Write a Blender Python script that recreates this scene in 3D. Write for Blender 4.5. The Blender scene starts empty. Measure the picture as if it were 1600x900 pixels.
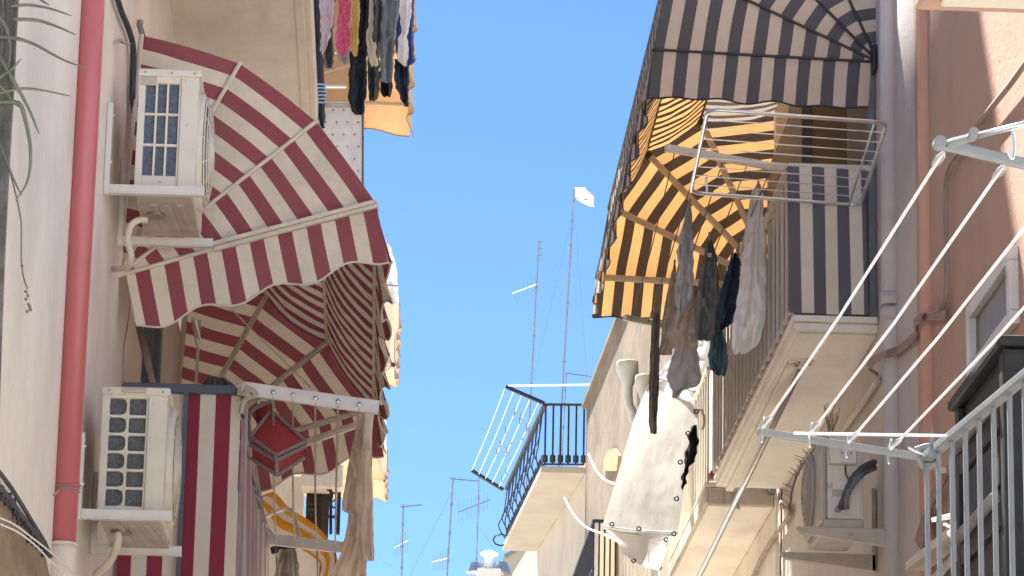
import bpy, math, random
from mathutils import Vector, Matrix, noise
R = random.Random(7)
SC = bpy.context.scene
COL = SC.collection
V = Vector
# ---------------------------------------------------------------- camera
F = 5333.0
def _n(v): return V(v).normalized()
_S = _n((-225, -1405, -F)); _U = V((410, 20500, -F)); _U = (_U - _S*_U.dot(_S)).normalized(); _X = _S.cross(_U)
MW = Matrix((_X, _S, _U))                    # camera axes -> world (x across, y along the street, z up)
EYE = V((0, 0, 1.6))
def ray(px, py): return MW @ V((px-800, -(py-450), -F))
def P(px, py, Y):                            # point of the street seen at a pixel, at distance Y along the street
    r = ray(px, py); return EYE + r*(Y/r.y)
def PX(px, py, x):                           # the same on a wall plane
    r = ray(px, py); return EYE + r*(x/r.x)
def PZ(px, py, z):                           # the same on a level plane
    r = ray(px, py); return EYE + r*((z-1.6)/r.z)
cam = bpy.data.cameras.new('camera'); co = bpy.data.objects.new('camera', cam); COL.objects.link(co)
cam.sensor_width = 36; cam.lens = F/1600*36; cam.clip_start = .1; cam.clip_end = 5000
co.matrix_world = Matrix.Translation(EYE) @ MW.to_4x4()
SC.camera = co
# ---------------------------------------------------------------- sky, sun, exposure
SUN = V((-.22, .50, .84)).normalized()
elev = math.asin(SUN.z); azim = math.atan2(SUN.x, SUN.y)
w = bpy.data.worlds.new('World'); SC.world = w; w.use_nodes = True
nt = w.node_tree; bg = nt.nodes['Background']
sky = nt.nodes.new('ShaderNodeTexSky'); sky.sky_type = 'NISHITA'; sky.sun_disc = False
sky.sun_elevation = elev; sky.sun_rotation = azim
sky.air_density = .72; sky.dust_density = 0; sky.ozone_density = 10
nt.links.new(sky.outputs[0], bg.inputs[0]); bg.inputs[1].default_value = .05
ld = bpy.data.lights.new('sun', 'SUN'); ld.energy = 4.8; ld.angle = math.radians(.53); ld.color = (1, .97, .92)
lo = bpy.data.objects.new('sun', ld); COL.objects.link(lo)
lo.rotation_euler = SUN.to_track_quat('Z', 'Y').to_euler(); lo.location = (0, 0, 40)
SC.view_settings.view_transform = 'Standard'; SC.view_settings.look = 'None'
SC.view_settings.exposure = 2.15; SC.view_settings.gamma = 1
SC.cycles.max_bounces = 14; SC.cycles.diffuse_bounces = 10; SC.cycles.transmission_bounces = 8
SC.cycles.sample_clamp_indirect = 8
# ---------------------------------------------------------------- materials
def N(t, ty, **k):
    n = t.nodes.new('ShaderNode'+ty)
    for a, b in k.items(): setattr(n, a, b)
    return n
def mat_base(name, rough=.8, metal=0.0, spec=.3):
    m = bpy.data.materials.new(name); m.use_nodes = True
    t = m.node_tree; b = t.nodes['Principled BSDF']
    b.inputs['Roughness'].default_value = rough; b.inputs['Metallic'].default_value = metal
    b.inputs['Specular IOR Level'].default_value = spec
    return m, t, b
def noise_ramp(t, co, scale, lo_, hi_, detail=6, rough=.6, sc3=None):
    if sc3:
        mp = N(t, 'Mapping'); mp.inputs['Scale'].default_value = sc3; t.links.new(co, mp.inputs[0]); co = mp.outputs[0]
    n = N(t, 'TexNoise'); n.inputs['Scale'].default_value = scale; n.inputs['Detail'].default_value = detail
    n.inputs['Roughness'].default_value = rough; t.links.new(co, n.inputs['Vector'])
    r = N(t, 'MapRange'); r.inputs[1].default_value = lo_; r.inputs[2].default_value = hi_; t.links.new(n.outputs[0], r.inputs[0])
    return r.outputs[0]
def mix(t, fac, a, b):
    m = N(t, 'Mix', data_type='RGBA')
    if isinstance(fac, (int, float)): m.inputs[0].default_value = fac
    else: t.links.new(fac, m.inputs[0])
    for i, c in ((6, a), (7, b)):
        if isinstance(c, tuple): m.inputs[i].default_value = (*c, 1)
        else: t.links.new(c, m.inputs[i])
    return m.outputs[2]
def bump(t, b, h, st, dist=.01):
    n = N(t, 'Bump'); n.inputs['Strength'].default_value = st; n.inputs['Distance'].default_value = dist
    t.links.new(h, n.inputs['Height']); t.links.new(n.outputs[0], b.inputs['Normal'])
def geo(t): return N(t, 'NewGeometry').outputs['Position']
def m_plaster(name, c, dirt=(.30, .26, .21), amount=.5, bs=.25, fine=.7):
    m, t, b = mat_base(name, .9, 0, .15); g = geo(t)
    big = noise_ramp(t, g, 1.1, .42, .75)
    streak = noise_ramp(t, g, 1.6, .52, .8, sc3=(2.4, .5, .35))
    small = noise_ramp(t, g, 26, .35, .75, 8, .7)
    light = tuple(min(1, x*1.08) for x in c)
    col = mix(t, big, light, tuple(x*.88 for x in c))
    mu = N(t, 'Math', operation='MULTIPLY'); mu.inputs[1].default_value = amount; t.links.new(streak, mu.inputs[0])
    col = mix(t, mu.outputs[0], col, dirt)
    mf = N(t, 'Math', operation='MULTIPLY'); mf.inputs[1].default_value = .16*fine; t.links.new(small, mf.inputs[0])
    col = mix(t, mf.outputs[0], col, dirt)
    sp = noise_ramp(t, g, 11, .715, .74, 2)
    ms = N(t, 'Math', operation='MULTIPLY'); ms.inputs[1].default_value = .55*amount; t.links.new(sp, ms.inputs[0])
    col = mix(t, ms.outputs[0], col, tuple(x*.5 for x in dirt))
    t.links.new(col, b.inputs['Base Color'])
    h = N(t, 'Math', operation='ADD'); t.links.new(noise_ramp(t, g, 9, 0, 1), h.inputs[0]); t.links.new(small, h.inputs[1])
    bump(t, b, h.outputs[0], bs, .02)
    return m
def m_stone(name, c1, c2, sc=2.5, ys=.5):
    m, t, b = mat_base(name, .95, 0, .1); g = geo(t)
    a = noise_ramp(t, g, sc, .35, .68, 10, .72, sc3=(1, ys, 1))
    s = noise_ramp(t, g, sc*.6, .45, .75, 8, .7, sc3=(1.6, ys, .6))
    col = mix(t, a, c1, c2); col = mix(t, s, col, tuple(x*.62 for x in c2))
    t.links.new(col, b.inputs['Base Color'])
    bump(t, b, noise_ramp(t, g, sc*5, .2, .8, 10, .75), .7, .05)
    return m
def m_paint(name, c, rough=.45, metal=0.0, var=.18, sc=8, rust=None, spec=.4):
    m, t, b = mat_base(name, rough, metal, spec); g = geo(t)
    col = mix(t, noise_ramp(t, g, sc, .35, .7), c, tuple(x*(1-var) for x in c))
    if rust: col = mix(t, noise_ramp(t, g, sc*2.4, .6, .72, 8, .7), col, rust)
    t.links.new(col, b.inputs['Base Color'])
    bump(t, b, noise_ramp(t, g, sc*5, 0, 1), .06, .01)
    return m
def m_cloth(name, c1, c2=None, transl=.35, weave=700, wear=.18, axis=0, pattern=None, rough_bump=.25, tc=None):
    m = bpy.data.materials.new(name); m.use_nodes = True; t = m.node_tree
    t.nodes.remove(t.nodes['Principled BSDF']); out = t.nodes['Material Output']
    uv = N(t, 'UVMap').outputs[0]; g = geo(t)
    sep = N(t, 'SeparateXYZ'); t.links.new(uv, sep.inputs[0])
    if c2:
        fr = N(t, 'Math', operation='FRACT'); t.links.new(sep.outputs[axis], fr.inputs[0])
        lt = N(t, 'Math', operation='LESS_THAN'); lt.inputs[1].default_value = .5; t.links.new(fr.outputs[0], lt.inputs[0])
        col = mix(t, lt.outputs[0], c2, c1)
    else:
        rgb = N(t, 'RGB'); rgb.outputs[0].default_value = (*c1, 1); col = rgb.outputs[0]
    if pattern:                              # printed motif
        pn = noise_ramp(t, uv, pattern[1], pattern[2], pattern[2]+.03, 3)
        col = mix(t, pn, col, pattern[0])
    d = noise_ramp(t, g, 3.2, .45, .8, 8, .7)
    mm = N(t, 'Math', operation='MULTIPLY'); mm.inputs[1].default_value = wear; t.links.new(d, mm.inputs[0])
    col = mix(t, mm.outputs[0], col, (.22, .18, .13))
    df = N(t, 'BsdfDiffuse'); tr = N(t, 'BsdfTranslucent'); t.links.new(col, df.inputs[0])
    if tc:
        tm = N(t, 'Mix', data_type='RGBA', blend_type='MULTIPLY'); tm.inputs[0].default_value = 1
        t.links.new(col, tm.inputs[6]); tm.inputs[7].default_value = (*tc, 1)
        t2 = N(t, 'Mix', data_type='RGBA', blend_type='MULTIPLY'); t2.inputs[0].default_value = 1
        t.links.new(tm.outputs[2], t2.inputs[6]); t.links.new(col, t2.inputs[7]); t.links.new(t2.outputs[2], tr.inputs[0])
    else: t.links.new(col, tr.inputs[0])
    bn = N(t, 'Bump'); bn.inputs['Strength'].default_value = rough_bump; bn.inputs['Distance'].default_value = .02
    t.links.new(noise_ramp(t, g, 14, .2, .8, 6, .6), bn.inputs['Height'])
    t.links.new(bn.outputs[0], df.inputs['Normal'])
    ms = N(t, 'MixShader'); ms.inputs[0].default_value = transl
    t.links.new(df.outputs[0], ms.inputs[1]); t.links.new(tr.outputs[0], ms.inputs[2]); t.links.new(ms.outputs[0], out.inputs[0])
    return m
M = {}
M['plaster_left'] = m_plaster('plaster_left', (.80, .755, .67), amount=.26, bs=.12)
M['plaster_soffit'] = m_plaster('plaster_soffit', (.77, .73, .66), amount=.3, bs=.15, fine=.6)
M['plaster_pink'] = m_plaster('plaster_pink', (.56, .37, .28), (.36, .25, .2), .3, .4)
M['plaster_grey'] = m_plaster('plaster_grey', (.60, .54, .49), amount=.4, bs=.3)
M['plaster_cream'] = m_plaster('plaster_cream', (.78, .72, .62), amount=.3, bs=.15)
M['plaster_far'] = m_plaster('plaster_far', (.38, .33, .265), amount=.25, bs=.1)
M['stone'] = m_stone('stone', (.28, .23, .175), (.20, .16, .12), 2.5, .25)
M['tuff'] = m_stone('tuff', (.62, .50, .36), (.40, .30, .20), 5, .16)
M['ochre'] = m_paint('ochre', (.34, .22, .10), .9)
M['fascia'] = m_plaster('fascia', (.62, .56, .47), (.16, .13, .10), 1.0, .4, 1.6)
M['hopper'] = m_paint('hopper', (.38, .36, .31), .6)
M['paving'] = m_stone('paving', (.80, .77, .71), (.68, .64, .58), 3)
M['red_pipe'] = m_paint('red_pipe', (.55, .15, .155), .38, var=.12, sc=3, spec=.6)
M['pvc'] = m_paint('pvc', (.74, .66, .55), .45)
M['grey_pipe'] = m_plaster('grey_pipe', (.57, .52, .47), amount=.3, bs=.1)
M['pink_pipe'] = m_plaster('pink_pipe', (.62, .36, .25), (.4, .25, .18), .25, .1)
M['ac'] = m_paint('ac', (.77, .72, .62), .5, rust=(.48, .40, .30), var=.1, sc=4)
M['ac_old'] = m_paint('ac_old', (.72, .66, .53), .5, rust=(.42, .33, .23), var=.14, sc=5)
M['ac_dirty'] = m_paint('ac_dirty', (.56, .50, .41), .6, rust=(.30, .24, .17), var=.25, sc=6)
M['ac_dark'] = m_paint('ac_dark', (.34, .30, .26), .7)
M['coil'] = m_paint('coil', (.16, .20, .25), .5, .3, sc=60, var=.5)
M['coil_grey'] = m_paint('coil_grey', (.15, .15, .15), .5, .3, sc=60, var=.5)
M['white_metal'] = m_paint('white_metal', (.76, .73, .68), .45, rust=(.5, .44, .36), sc=5)
M['cream_metal'] = m_paint('cream_metal', (.66, .60, .50), .5, sc=6)
M['rail_grey'] = m_paint('rail_grey', (.20, .205, .205), .45, sc=10)
M['arm_grey'] = m_paint('arm_grey', (.27, .275, .265), .75, .0, sc=10)
M['chrome'] = m_paint('chrome', (.72, .74, .72), .28, .8, sc=6)
M['steel'] = m_paint('steel', (.5, .47, .45), .3, .9, sc=10)
M['iron'] = m_paint('iron', (.035, .037, .045), .5, .3)
M['mast'] = m_paint('mast', (.25, .27, .33), .5, .5)
M['cord'] = m_paint('cord', (.86, .86, .84), .6)
M['black_cable'] = m_paint('black_cable', (.06, .06, .07), .7)
M['wall_cable'] = m_paint('wall_cable', (.42, .31, .26), .8, var=.3)
M['shutter_dark'] = m_paint('shutter_dark', (.022, .025, .028), .6, sc=12, var=.35)
M['shutter_brown'] = m_paint('shutter_brown', (.075, .05, .045), .6, sc=10)
M['shutter_blue'] = m_paint('shutter_blue', (.11, .13, .17), .6)
M['shutter_grey'] = m_paint('shutter_grey', (.19, .20, .22), .6)
M['wood'] = m_paint('wood', (.33, .25, .21), .8, sc=14, var=.4)
M['bark'] = m_stone('bark', (.42, .39, .35), (.22, .2, .17), 14)
M['leaf'] = m_paint('leaf', (.24, .27, .18), .5, var=.4, sc=9)
M['leaf_dry'] = m_paint('leaf_dry', (.26, .20, .13), .8)
M['rope'] = m_paint('rope', (.52, .46, .37), .9)
M['brown_wood'] = m_paint('brown_wood', (.2, .1, .06), .5)
M['terracotta'] = m_paint('terracotta', (.36, .07, .05), .6)
M['rubber'] = m_paint('rubber', (.10, .10, .10), .7)
M['label'] = m_paint('label', (.72, .68, .70), .5)
M['label_ink'] = m_paint('label_ink', (.15, .13, .14), .5)
M['glass'] = m_paint('glass', (.13, .12, .11), .35, spec=.3)
RED, CREAM, BROWN = (.32, .095, .115), (.80, .73, .60), (.165, .16, .175)
M['awn_red'] = m_cloth('awn_red', RED, CREAM, .22, wear=.32, rough_bump=.5)
M['awn_brown'] = m_cloth('awn_brown', BROWN, (.78, .71, .60), .38, tc=(1, .60, .28), rough_bump=.45)
M['awn_brown_dim'] = m_cloth('awn_brown_dim', BROWN, (.78, .71, .60), .10)  # same cloth made less translucent, to cut the orange glow underneath
M['awn_beige'] = m_cloth('awn_beige', (.70, .57, .44), None, .40, tc=(1, .80, .58))
M['awn_white'] = m_cloth('awn_white', (.74, .74, .75), None, .3)
M['panel_red'] = m_cloth('panel_red', (.31, .05, .08), CREAM, .2)
M['panel_red_lit'] = m_cloth('panel_red_lit', (.62, .48, .54), (.84, .84, .87), .4)  # same striped fabric, its bright street-side sheen put into paler colours
M['panel_brown'] = m_cloth('panel_brown', (.145, .145, .16), (.76, .69, .57), .15)
M['screen'] = m_cloth('screen', (.80, .80, .81), None, .3)
M['tarp'] = m_cloth('tarp', (.54, .535, .51), None, .3, wear=.6, rough_bump=.06)
M['tarp_white'] = m_cloth('tarp_white', (.60, .605, .61), None, .3, wear=.2, rough_bump=.05)
M['hemp'] = m_cloth('hemp', (.74, .63, .50), None, .5, rough_bump=.5)
M['yellow'] = m_cloth('yellow', (.80, .46, .07), (.82, .78, .70), .45, wear=.05)
M['cooler'] = m_cloth('cooler', (.42, .075, .085), None, 0, wear=.1, rough_bump=.15)
M['piping'] = m_paint('piping', (.30, .25, .23), .8)
def cl(n, c, **k): M[n] = m_cloth(n, c, **k)
cl('lilac', (.82, .74, .80), transl=.5, pattern=((.6, .45, .55), 9, .6)); cl('pink', (.85, .30, .45), transl=.5, pattern=((.75, .10, .28), 5, .52))
cl('lemon', (.85, .70, .30), transl=.5); cl('black', (.04, .052, .065), transl=.03, wear=.05); cl('charcoal', (.12, .13, .135), transl=.05, wear=.05)
cl('denim', (.27, .31, .34), transl=.1); cl('white', (.80, .78, .80), transl=.5, wear=.05); cl('navy', (.05, .07, .11), transl=.05, wear=.03)
cl('blue', (.08, .12, .30), transl=.15, wear=.05); cl('ivory', (.76, .69, .60), transl=.5); cl('taupe', (.56, .48, .41), transl=.2, wear=.3)
cl('grey', (.52, .52, .53), transl=.2, wear=.1); cl('grey_dark', (.20, .20, .195), transl=.05, wear=.1); cl('teal', (.09, .19, .24), transl=.1, pattern=((.25, .34, .38), 9, .6))
cl('print', (.84, .82, .81), transl=.35, pattern=((.16, .16, .18), 7.5, .665)); cl('umber', (.26, .22, .20), transl=.08)
cl('bin_bag', (.03, .035, .04), transl=.05)
cl('gap_brown', (.27, .22, .18), transl=.15, wear=.4); cl('pants', (.42, .38, .32), transl=.15); cl('stripe_dark', (.10, .11, .14), transl=.1)
# ---------------------------------------------------------------- mesh builder
class MB:
    def __init__(s): s.v = []; s.f = []; s.uv = []
    def add(s, vs, fs, uvs=None):
        o = len(s.v); s.v += [V(p) for p in vs]
        for f in fs:
            s.f.append([o+i for i in f]); s.uv.append([uvs[i] for i in f] if uvs else [(0, 0)]*len(f))
        return s
    def hexa(s, b, t):                       # four bottom points, four top points
        return s.add(list(b)+list(t), [(3, 2, 1, 0), (4, 5, 6, 7), (0, 1, 5, 4), (1, 2, 6, 5), (2, 3, 7, 6), (3, 0, 4, 7)])
    def box(s, a, b):
        x0, x1 = sorted((a[0], b[0])); y0, y1 = sorted((a[1], b[1])); z0, z1 = sorted((a[2], b[2]))
        return s.hexa([(x0, y0, z0), (x1, y0, z0), (x1, y1, z0), (x0, y1, z0)], [(x0, y0, z1), (x1, y0, z1), (x1, y1, z1), (x0, y1, z1)])
    def bar(s, p, q, w, h, up=(0, 0, 1)):
        p, q = V(p), V(q); d = (q-p).normalized(); a = d.cross(V(up))
        if a.length < 1e-4: a = d.cross(V((0, 1, 0)))
        a.normalize(); b = a.cross(d)
        c = [(-w/2, -h/2), (w/2, -h/2), (w/2, h/2), (-w/2, h/2)]
        return s.hexa([p+a*i+b*j for i, j in c], [q+a*i+b*j for i, j in c])
    def tube(s, pts, r, n=8, cap=True):
        pts = [V(p) for p in pts]; m = len(pts); rs = r if isinstance(r, (list, tuple)) else [r]*m
        up = None; vs = []
        for i, p in enumerate(pts):
            d = (pts[min(i+1, m-1)]-pts[max(i-1, 0)]).normalized()
            if up is None: up = d.orthogonal().normalized()
            up = (up-d*up.dot(d)).normalized(); b = d.cross(up)
            vs += [p+(up*math.cos(2*math.pi*k/n)+b*math.sin(2*math.pi*k/n))*rs[i] for k in range(n)]
        fs = [(i*n+k, i*n+(k+1) % n, (i+1)*n+(k+1) % n, (i+1)*n+k) for i in range(m-1) for k in range(n)]
        if cap: fs += [tuple(range(n-1, -1, -1)), tuple((m-1)*n+k for k in range(n))]
        return s.add(vs, fs)
    def lathe(s, prof, c, axis, n=24):       # prof: (radius, height along axis)
        axis = V(axis).normalized(); u = axis.orthogonal().normalized(); w_ = axis.cross(u); c = V(c)
        vs = [c+axis*h+(u*math.cos(2*math.pi*k/n)+w_*math.sin(2*math.pi*k/n))*r for r, h in prof for k in range(n)]
        m = len(prof)
        return s.add(vs, [(i*n+k, i*n+(k+1) % n, (i+1)*n+(k+1) % n, (i+1)*n+k) for i in range(m-1) for k in range(n)])
    def prism(s, pts, ext):
        pts = [V(p) for p in pts]; n = len(pts); e = V(ext)
        return s.add(pts+[p+e for p in pts], [tuple(range(n-1, -1, -1)), tuple(range(n, 2*n))]+[(i, (i+1) % n, n+(i+1) % n, n+i) for i in range(n)])
    def grid(s, fn, nu, nv):                 # fn(u, v) -> (point, (uvx, uvy))
        vs = []; us = []
        for j in range(nv+1):
            for i in range(nu+1):
                p, q = fn(i/nu, j/nv); vs.append(p); us.append(q)
        return s.add(vs, [(j*(nu+1)+i, j*(nu+1)+i+1, (j+1)*(nu+1)+i+1, (j+1)*(nu+1)+i) for j in range(nv) for i in range(nu)], us)
    def build(s, name, mat, parent=None, smooth=False, bevel=0, solid=0):
        base = V((0, 0, 0)); o = parent
        while o is not None: base += o.location; o = o.parent
        if parent is None and s.v:
            xs = [p.x for p in s.v]; ys = [p.y for p in s.v]; base = V(((min(xs)+max(xs))/2, (min(ys)+max(ys))/2, min(p.z for p in s.v)))
        me = bpy.data.meshes.new(name); me.from_pydata([tuple(p-base) for p in s.v], [], s.f)
        uvl = me.uv_layers.new(name='UVMap'); k = 0
        flat = [c for f in s.uv for q in f for c in q]
        uvl.data.foreach_set('uv', flat)
        me.materials.append(M[mat] if isinstance(mat, str) else mat)
        if smooth: me.polygons.foreach_set('use_smooth', [True]*len(me.polygons))
        me.update()
        ob = bpy.data.objects.new(name, me); COL.objects.link(ob)
        if parent is None: ob.location = base
        else: ob.parent = parent
        if solid:
            d = ob.modifiers.new('thickness', 'SOLIDIFY'); d.thickness = solid; d.offset = 0
        if bevel:
            d = ob.modifiers.new('bevel', 'BEVEL'); d.width = bevel; d.segments = 2; d.limit_method = 'ANGLE'
        return ob
def tag(o, label, cat, group=None, kind=None):
    if label: o['label'] = label
    if cat: o['category'] = cat
    if group: o['group'] = group
    if kind: o['kind'] = kind
    return o
def thing(name, label, cat, loc, group=None):
    o = bpy.data.objects.new(name, None); COL.objects.link(o); o.location = loc; o.empty_display_size = .1
    return tag(o, label, cat, group)
def struct(o, label=None): o['kind'] = 'structure'; return o
def lerp(a, b, t): return a+(b-a)*t
def curve(pts, n=6):                         # smooth polyline through points
    pts = [V(p) for p in pts]; out = []
    for i in range(len(pts)-1):
        p0, p1, p2, p3 = pts[max(i-1, 0)], pts[i], pts[i+1], pts[min(i+2, len(pts)-1)]
        for k in range(n):
            t = k/n
            out.append(.5*((2*p1)+(p2-p0)*t+(2*p0-5*p1+4*p2-p3)*t*t+(3*p1-p0-3*p2+p3)*t**3))
    return out+[pts[-1]]
def tb(pts, r, n=8, smooth=True): return MB().tube(curve(pts) if smooth and len(pts) > 2 else pts, r, n)
def rowsat(rows, v):
    rows = sorted(rows); ys = lerp(rows[0][0], rows[-1][0], v)
    for a, b in zip(rows, rows[1:]):
        if ys <= b[0]+1e-6:
            t = (ys-a[0])/max(1e-6, b[0]-a[0]); return ys, lerp(a[1], b[1], t), lerp(a[2], b[2], t)
    return rows[-1]
def cloth(name, rows, Y, mat, label=None, cat='garment', group=None, folds=3, amp=.03, parent=None, su=2.0, lean=0.0, nu=30, nv=None, seed=0, solid=0, wob=2.2, cr=1.0, wide=1.0):
    # hanging cloth: rows of (height, left, right) as seen in the photo, placed at distance Y, folded in depth
    rows = sorted(rows); hpx = rows[-1][0]-rows[0][0]; nv = nv or min(70, max(14, int(hpx/3)))
    wpx = max(r[2]-r[1] for r in rows); q = 1.0/max(.3, min(3, hpx/60))
    def nz(a, b, c): return noise.noise(V((a, b, c)))
    def fn(u, v):
        y, xl, xr = rowsat(rows, v)
        ph = seed+1.6*nz(v*2.1/q, seed*1.3, 2)+.8*math.sin(v*2.3+seed)
        d = amp*(math.sin(u*folds*2*math.pi+ph)*(.45+.55*v)+.45*math.sin(u*folds*4.4*math.pi-ph*1.7+v*3)*(1-.5*v))
        d += amp*cr*(.9*nz(u*2.3+seed*3.1, v*3.7/q, seed*1.7)+.55*nz(u*5+seed, v*9/q, seed*2.1)+.3*nz(u*9+seed, v*20/q, seed)) + lean*v
        e = max(0, 1-min(u, 1-u)*7); sd = 5 if u < .5 else 9
        ex = wob*e*(1.2*nz(v*6/q, seed*2.2, sd)+.25*nz(v*17/q, seed*1.1, sd+2))*(v > .02)
        ey = wob*1.3*nz(u*4, seed*1.2, 3)*max(0, (v-.85)/.15)+wob*.8*nz(u*13, seed, 7)*max(0, (v-.9)/.1)
        return P((xl+xr)/2+(xr-xl)*wide*(u-.5)+ex, y+ey, Y+d), (u*su, v*su*hpx/max(8, wpx))
    b = MB().grid(fn, nu, nv)
    o = b.build(name, mat, parent, True, solid=solid)
    if parent is None: tag(o, label, cat, group)
    return o
# ---------------------------------------------------------------- ground and buildings
XL, XR = -1.45, 3.0
struct(MB().add([(-1500, -1500, 0), (1500, -1500, 0), (1500, 3000, 0), (-1500, 3000, 0)], [(0, 1, 2, 3)]).build('ground', 'paving'))
lb = thing('apartment_building', 'pale plastered building with a red downpipe along the left side', 'building', (XL-3, 24, 0))
MB().box((XL-7, 9.5, 0), (XL, 22.4, 9.35)).build('wall', 'plaster_left', lb)
MB().box((XL-7, 22.402, 0), (XL, 34, 12.2)).build('wall', 'plaster_left', lb)
MB().box((XL-3, 27.2, 12.202), (XL-.01, 31.6, 25.3)).build('shade_tower', 'plaster_left', lb)  # unseen tower added to cast shade on the pink wall opposite
# bare tuff low on the near left wall, under the sagging cables
pts = [PX(*q, XL) for q in [(-60, 735), (0, 772), (22, 800), (45, 836), (66, 872), (74, 905), (60, 960), (-60, 990)]]
MB().prism([p-V((.02, 0, 0)) for p in pts], (.035, 0, 0)).build('bare_stone', 'tuff', lb)
# balcony door on the left wall, seen at a low angle behind the awning
zt, zb = 7.1, 4.6
for px, w_ in ((226, .12), (240, .2)):
    y = PX(px, 500, XL).y
    MB().box((XL, y-w_/2, zb), (XL+.05, y+w_/2, zt)).build('door_jamb', 'shutter_blue', lb, bevel=.006)
ya, yb2 = PX(247, 500, XL).y, PX(277, 500, XL).y
MB().box((XL, ya, zb), (XL+.035, yb2, zt)).build('door_leaf', 'plaster_grey', lb, bevel=.006)
slab = thing('balcony_slab', 'pale plastered balcony soffit above the near red striped awning', 'balcony', (XL, 21, 8.7))
xe = P(476, 0, 19.9).x
MB().box((XL, 16.5, 8.72), (xe-.06, 23.0, 8.86)).build('slab', 'plaster_soffit', slab)
MB().box((xe-.07, 16.5, 8.70), (xe-.01, 23.0, 8.90)).build('edge_moulding', 'plaster_cream', slab, bevel=.01)
MB().box((xe-.012, 16.5, 8.74), (xe+.03, 23.0, 8.98)).build('edge_moulding', 'plaster_cream', slab, bevel=.01)
# ---------------------------------------------------------------- right-hand buildings
rb1 = thing('apartment_building', 'pink plastered building at the right edge behind the washing lines', 'building', (XR+3, 10, 0))
MB().box((XR, 14.6, 0), (XR+7, 18.85, 12)).build('wall', 'plaster_pink', rb1)
rb0 = thing('unseen_low_house', 'unseen house before the pink building, kept low and cream to brighten the street', 'building', (XR+3, 10, 0))  # out of view; height and cream colour chosen to brighten the left side
MB().box((XR+.002, 5.6, 0), (XR+7, 14.597, 5.6)).build('wall', 'plaster_cream', rb0)
rb2 = thing('apartment_building', 'grey rendered building carrying the brown and cream striped awning', 'building', (XR+3, 25, 0))
MB().box((XR+.004, 18.852, 0), (XR+7, 25.9, 13)).build('wall', 'plaster_grey', rb2)
rb3 = thing('apartment_building', 'cream rendered building behind the white tarpaulin on the right', 'building', (XR+3, 29, 0))
MB().box((XR+.002, 25.902, 0), (XR+7, 33, 12.6)).build('wall', 'plaster_cream', rb3)
rb4 = thing('stone_building', 'weathered stone facade with rain hopper beyond the white tarpaulin', 'building', (XR+3, 42, 0))
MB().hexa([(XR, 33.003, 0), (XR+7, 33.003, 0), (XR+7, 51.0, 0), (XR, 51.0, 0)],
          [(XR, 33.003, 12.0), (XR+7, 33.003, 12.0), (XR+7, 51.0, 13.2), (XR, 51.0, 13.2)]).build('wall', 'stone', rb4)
MB().bar((XR+.05, 33.01, 12.03), (XR+.05, 51.0, 13.23), .25, .06).build('coping', 'stone', rb4)
MB().prism([PX(*q, XR) for q in [(946, 736), (968, 736), (971, 712), (964, 701), (955, 703), (948, 716)]], (-.04, 0, 0)).build('bare_patch', 'ochre', rb4)
MB().prism([PX(*q, XR) for q in [(940, 905), (966, 905), (966, 842), (940, 830)]], (-.05, 0, 0)).build('window', 'ochre', rb4)
# ---------------------------------------------------------------- far building with the iron balcony, a few degrees off the street line
c1, c2 = P(915, 740, 51.2), P(838, 866, 57.9)
dirv = (c2-c1); dirv.z = 0; dirv.normalize()
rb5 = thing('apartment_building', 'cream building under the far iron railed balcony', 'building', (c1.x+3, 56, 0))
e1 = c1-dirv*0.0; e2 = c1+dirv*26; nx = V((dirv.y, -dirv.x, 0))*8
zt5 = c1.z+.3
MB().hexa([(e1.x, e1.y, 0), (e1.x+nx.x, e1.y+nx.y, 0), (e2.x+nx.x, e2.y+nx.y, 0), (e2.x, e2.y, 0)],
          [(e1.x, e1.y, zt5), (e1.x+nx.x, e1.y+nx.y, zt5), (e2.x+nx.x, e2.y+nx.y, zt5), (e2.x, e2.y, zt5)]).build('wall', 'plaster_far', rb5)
fb = thing('balcony', 'far balcony with black iron railing against the sky', 'balcony', (c1.x-.4, 54, c1.z))
s1, s2 = P(845, 737, 51.2), P(785, 860, 57.9)
zz = c1.z
def z_(p, z): return V((p.x, p.y, z))
MB().hexa([z_(s1, zz), z_(c1, zz), z_(c2, zz), z_(s2, zz)], [z_(s1, zz+.1), z_(c1, zz+.1), z_(c2, zz+.1), z_(s2, zz+.1)]).build('slab', 'plaster_far', fb, bevel=.01)
g1, g2 = s1+V((.05, .05, 0)), s2+V((.05, -.05, 0))
zr = P(850, 631, 51.2).z; zl = zz+.14
wl = P(914, 640, 51.2)
def rail(p, q, z, r, nm='handrail'): MB().bar(z_(p, z), z_(q, z), r*2, r*1.4).build(nm, 'iron', fb)
rail(g1, g2, zr, .035); rail(g1, z_(wl, 0), zr, .025); rail(g1, g2, zl, .014, 'bottom_rail'); rail(g1, z_(wl, 0), zl, .018, 'bottom_rail')
for k in range(6):
    p = lerp(g1, wl, (k+.1)/5.2); MB().bar(z_(p, zl), z_(p, zr), .03, .03).build('baluster', 'iron', fb)
    MB().tube([z_(p, zl+.03), z_(p, zl+.14)], .045, 6).build('knob', 'iron', fb)
for k in range(1, 20):
    p = lerp(g1, g2, k/19.5)
    o_ = -.14 if k % 2 else -.06             # bellied bars
    MB().tube(curve([z_(p, zr), z_(p, lerp(zr, zl, .5))+V((o_*.4, 0, 0)), z_(p, zl+.25)+V((o_, 0, 0)), z_(p, zl)]), .011, 5).build('baluster', 'iron', fb)
    MB().tube([z_(p, zl+.12)+V((.0, .11*math.cos(a_/8*2*math.pi), .10*math.sin(a_/8*2*math.pi))) for a_ in range(9)], .012, 5).build('scroll', 'iron', fb)
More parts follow.
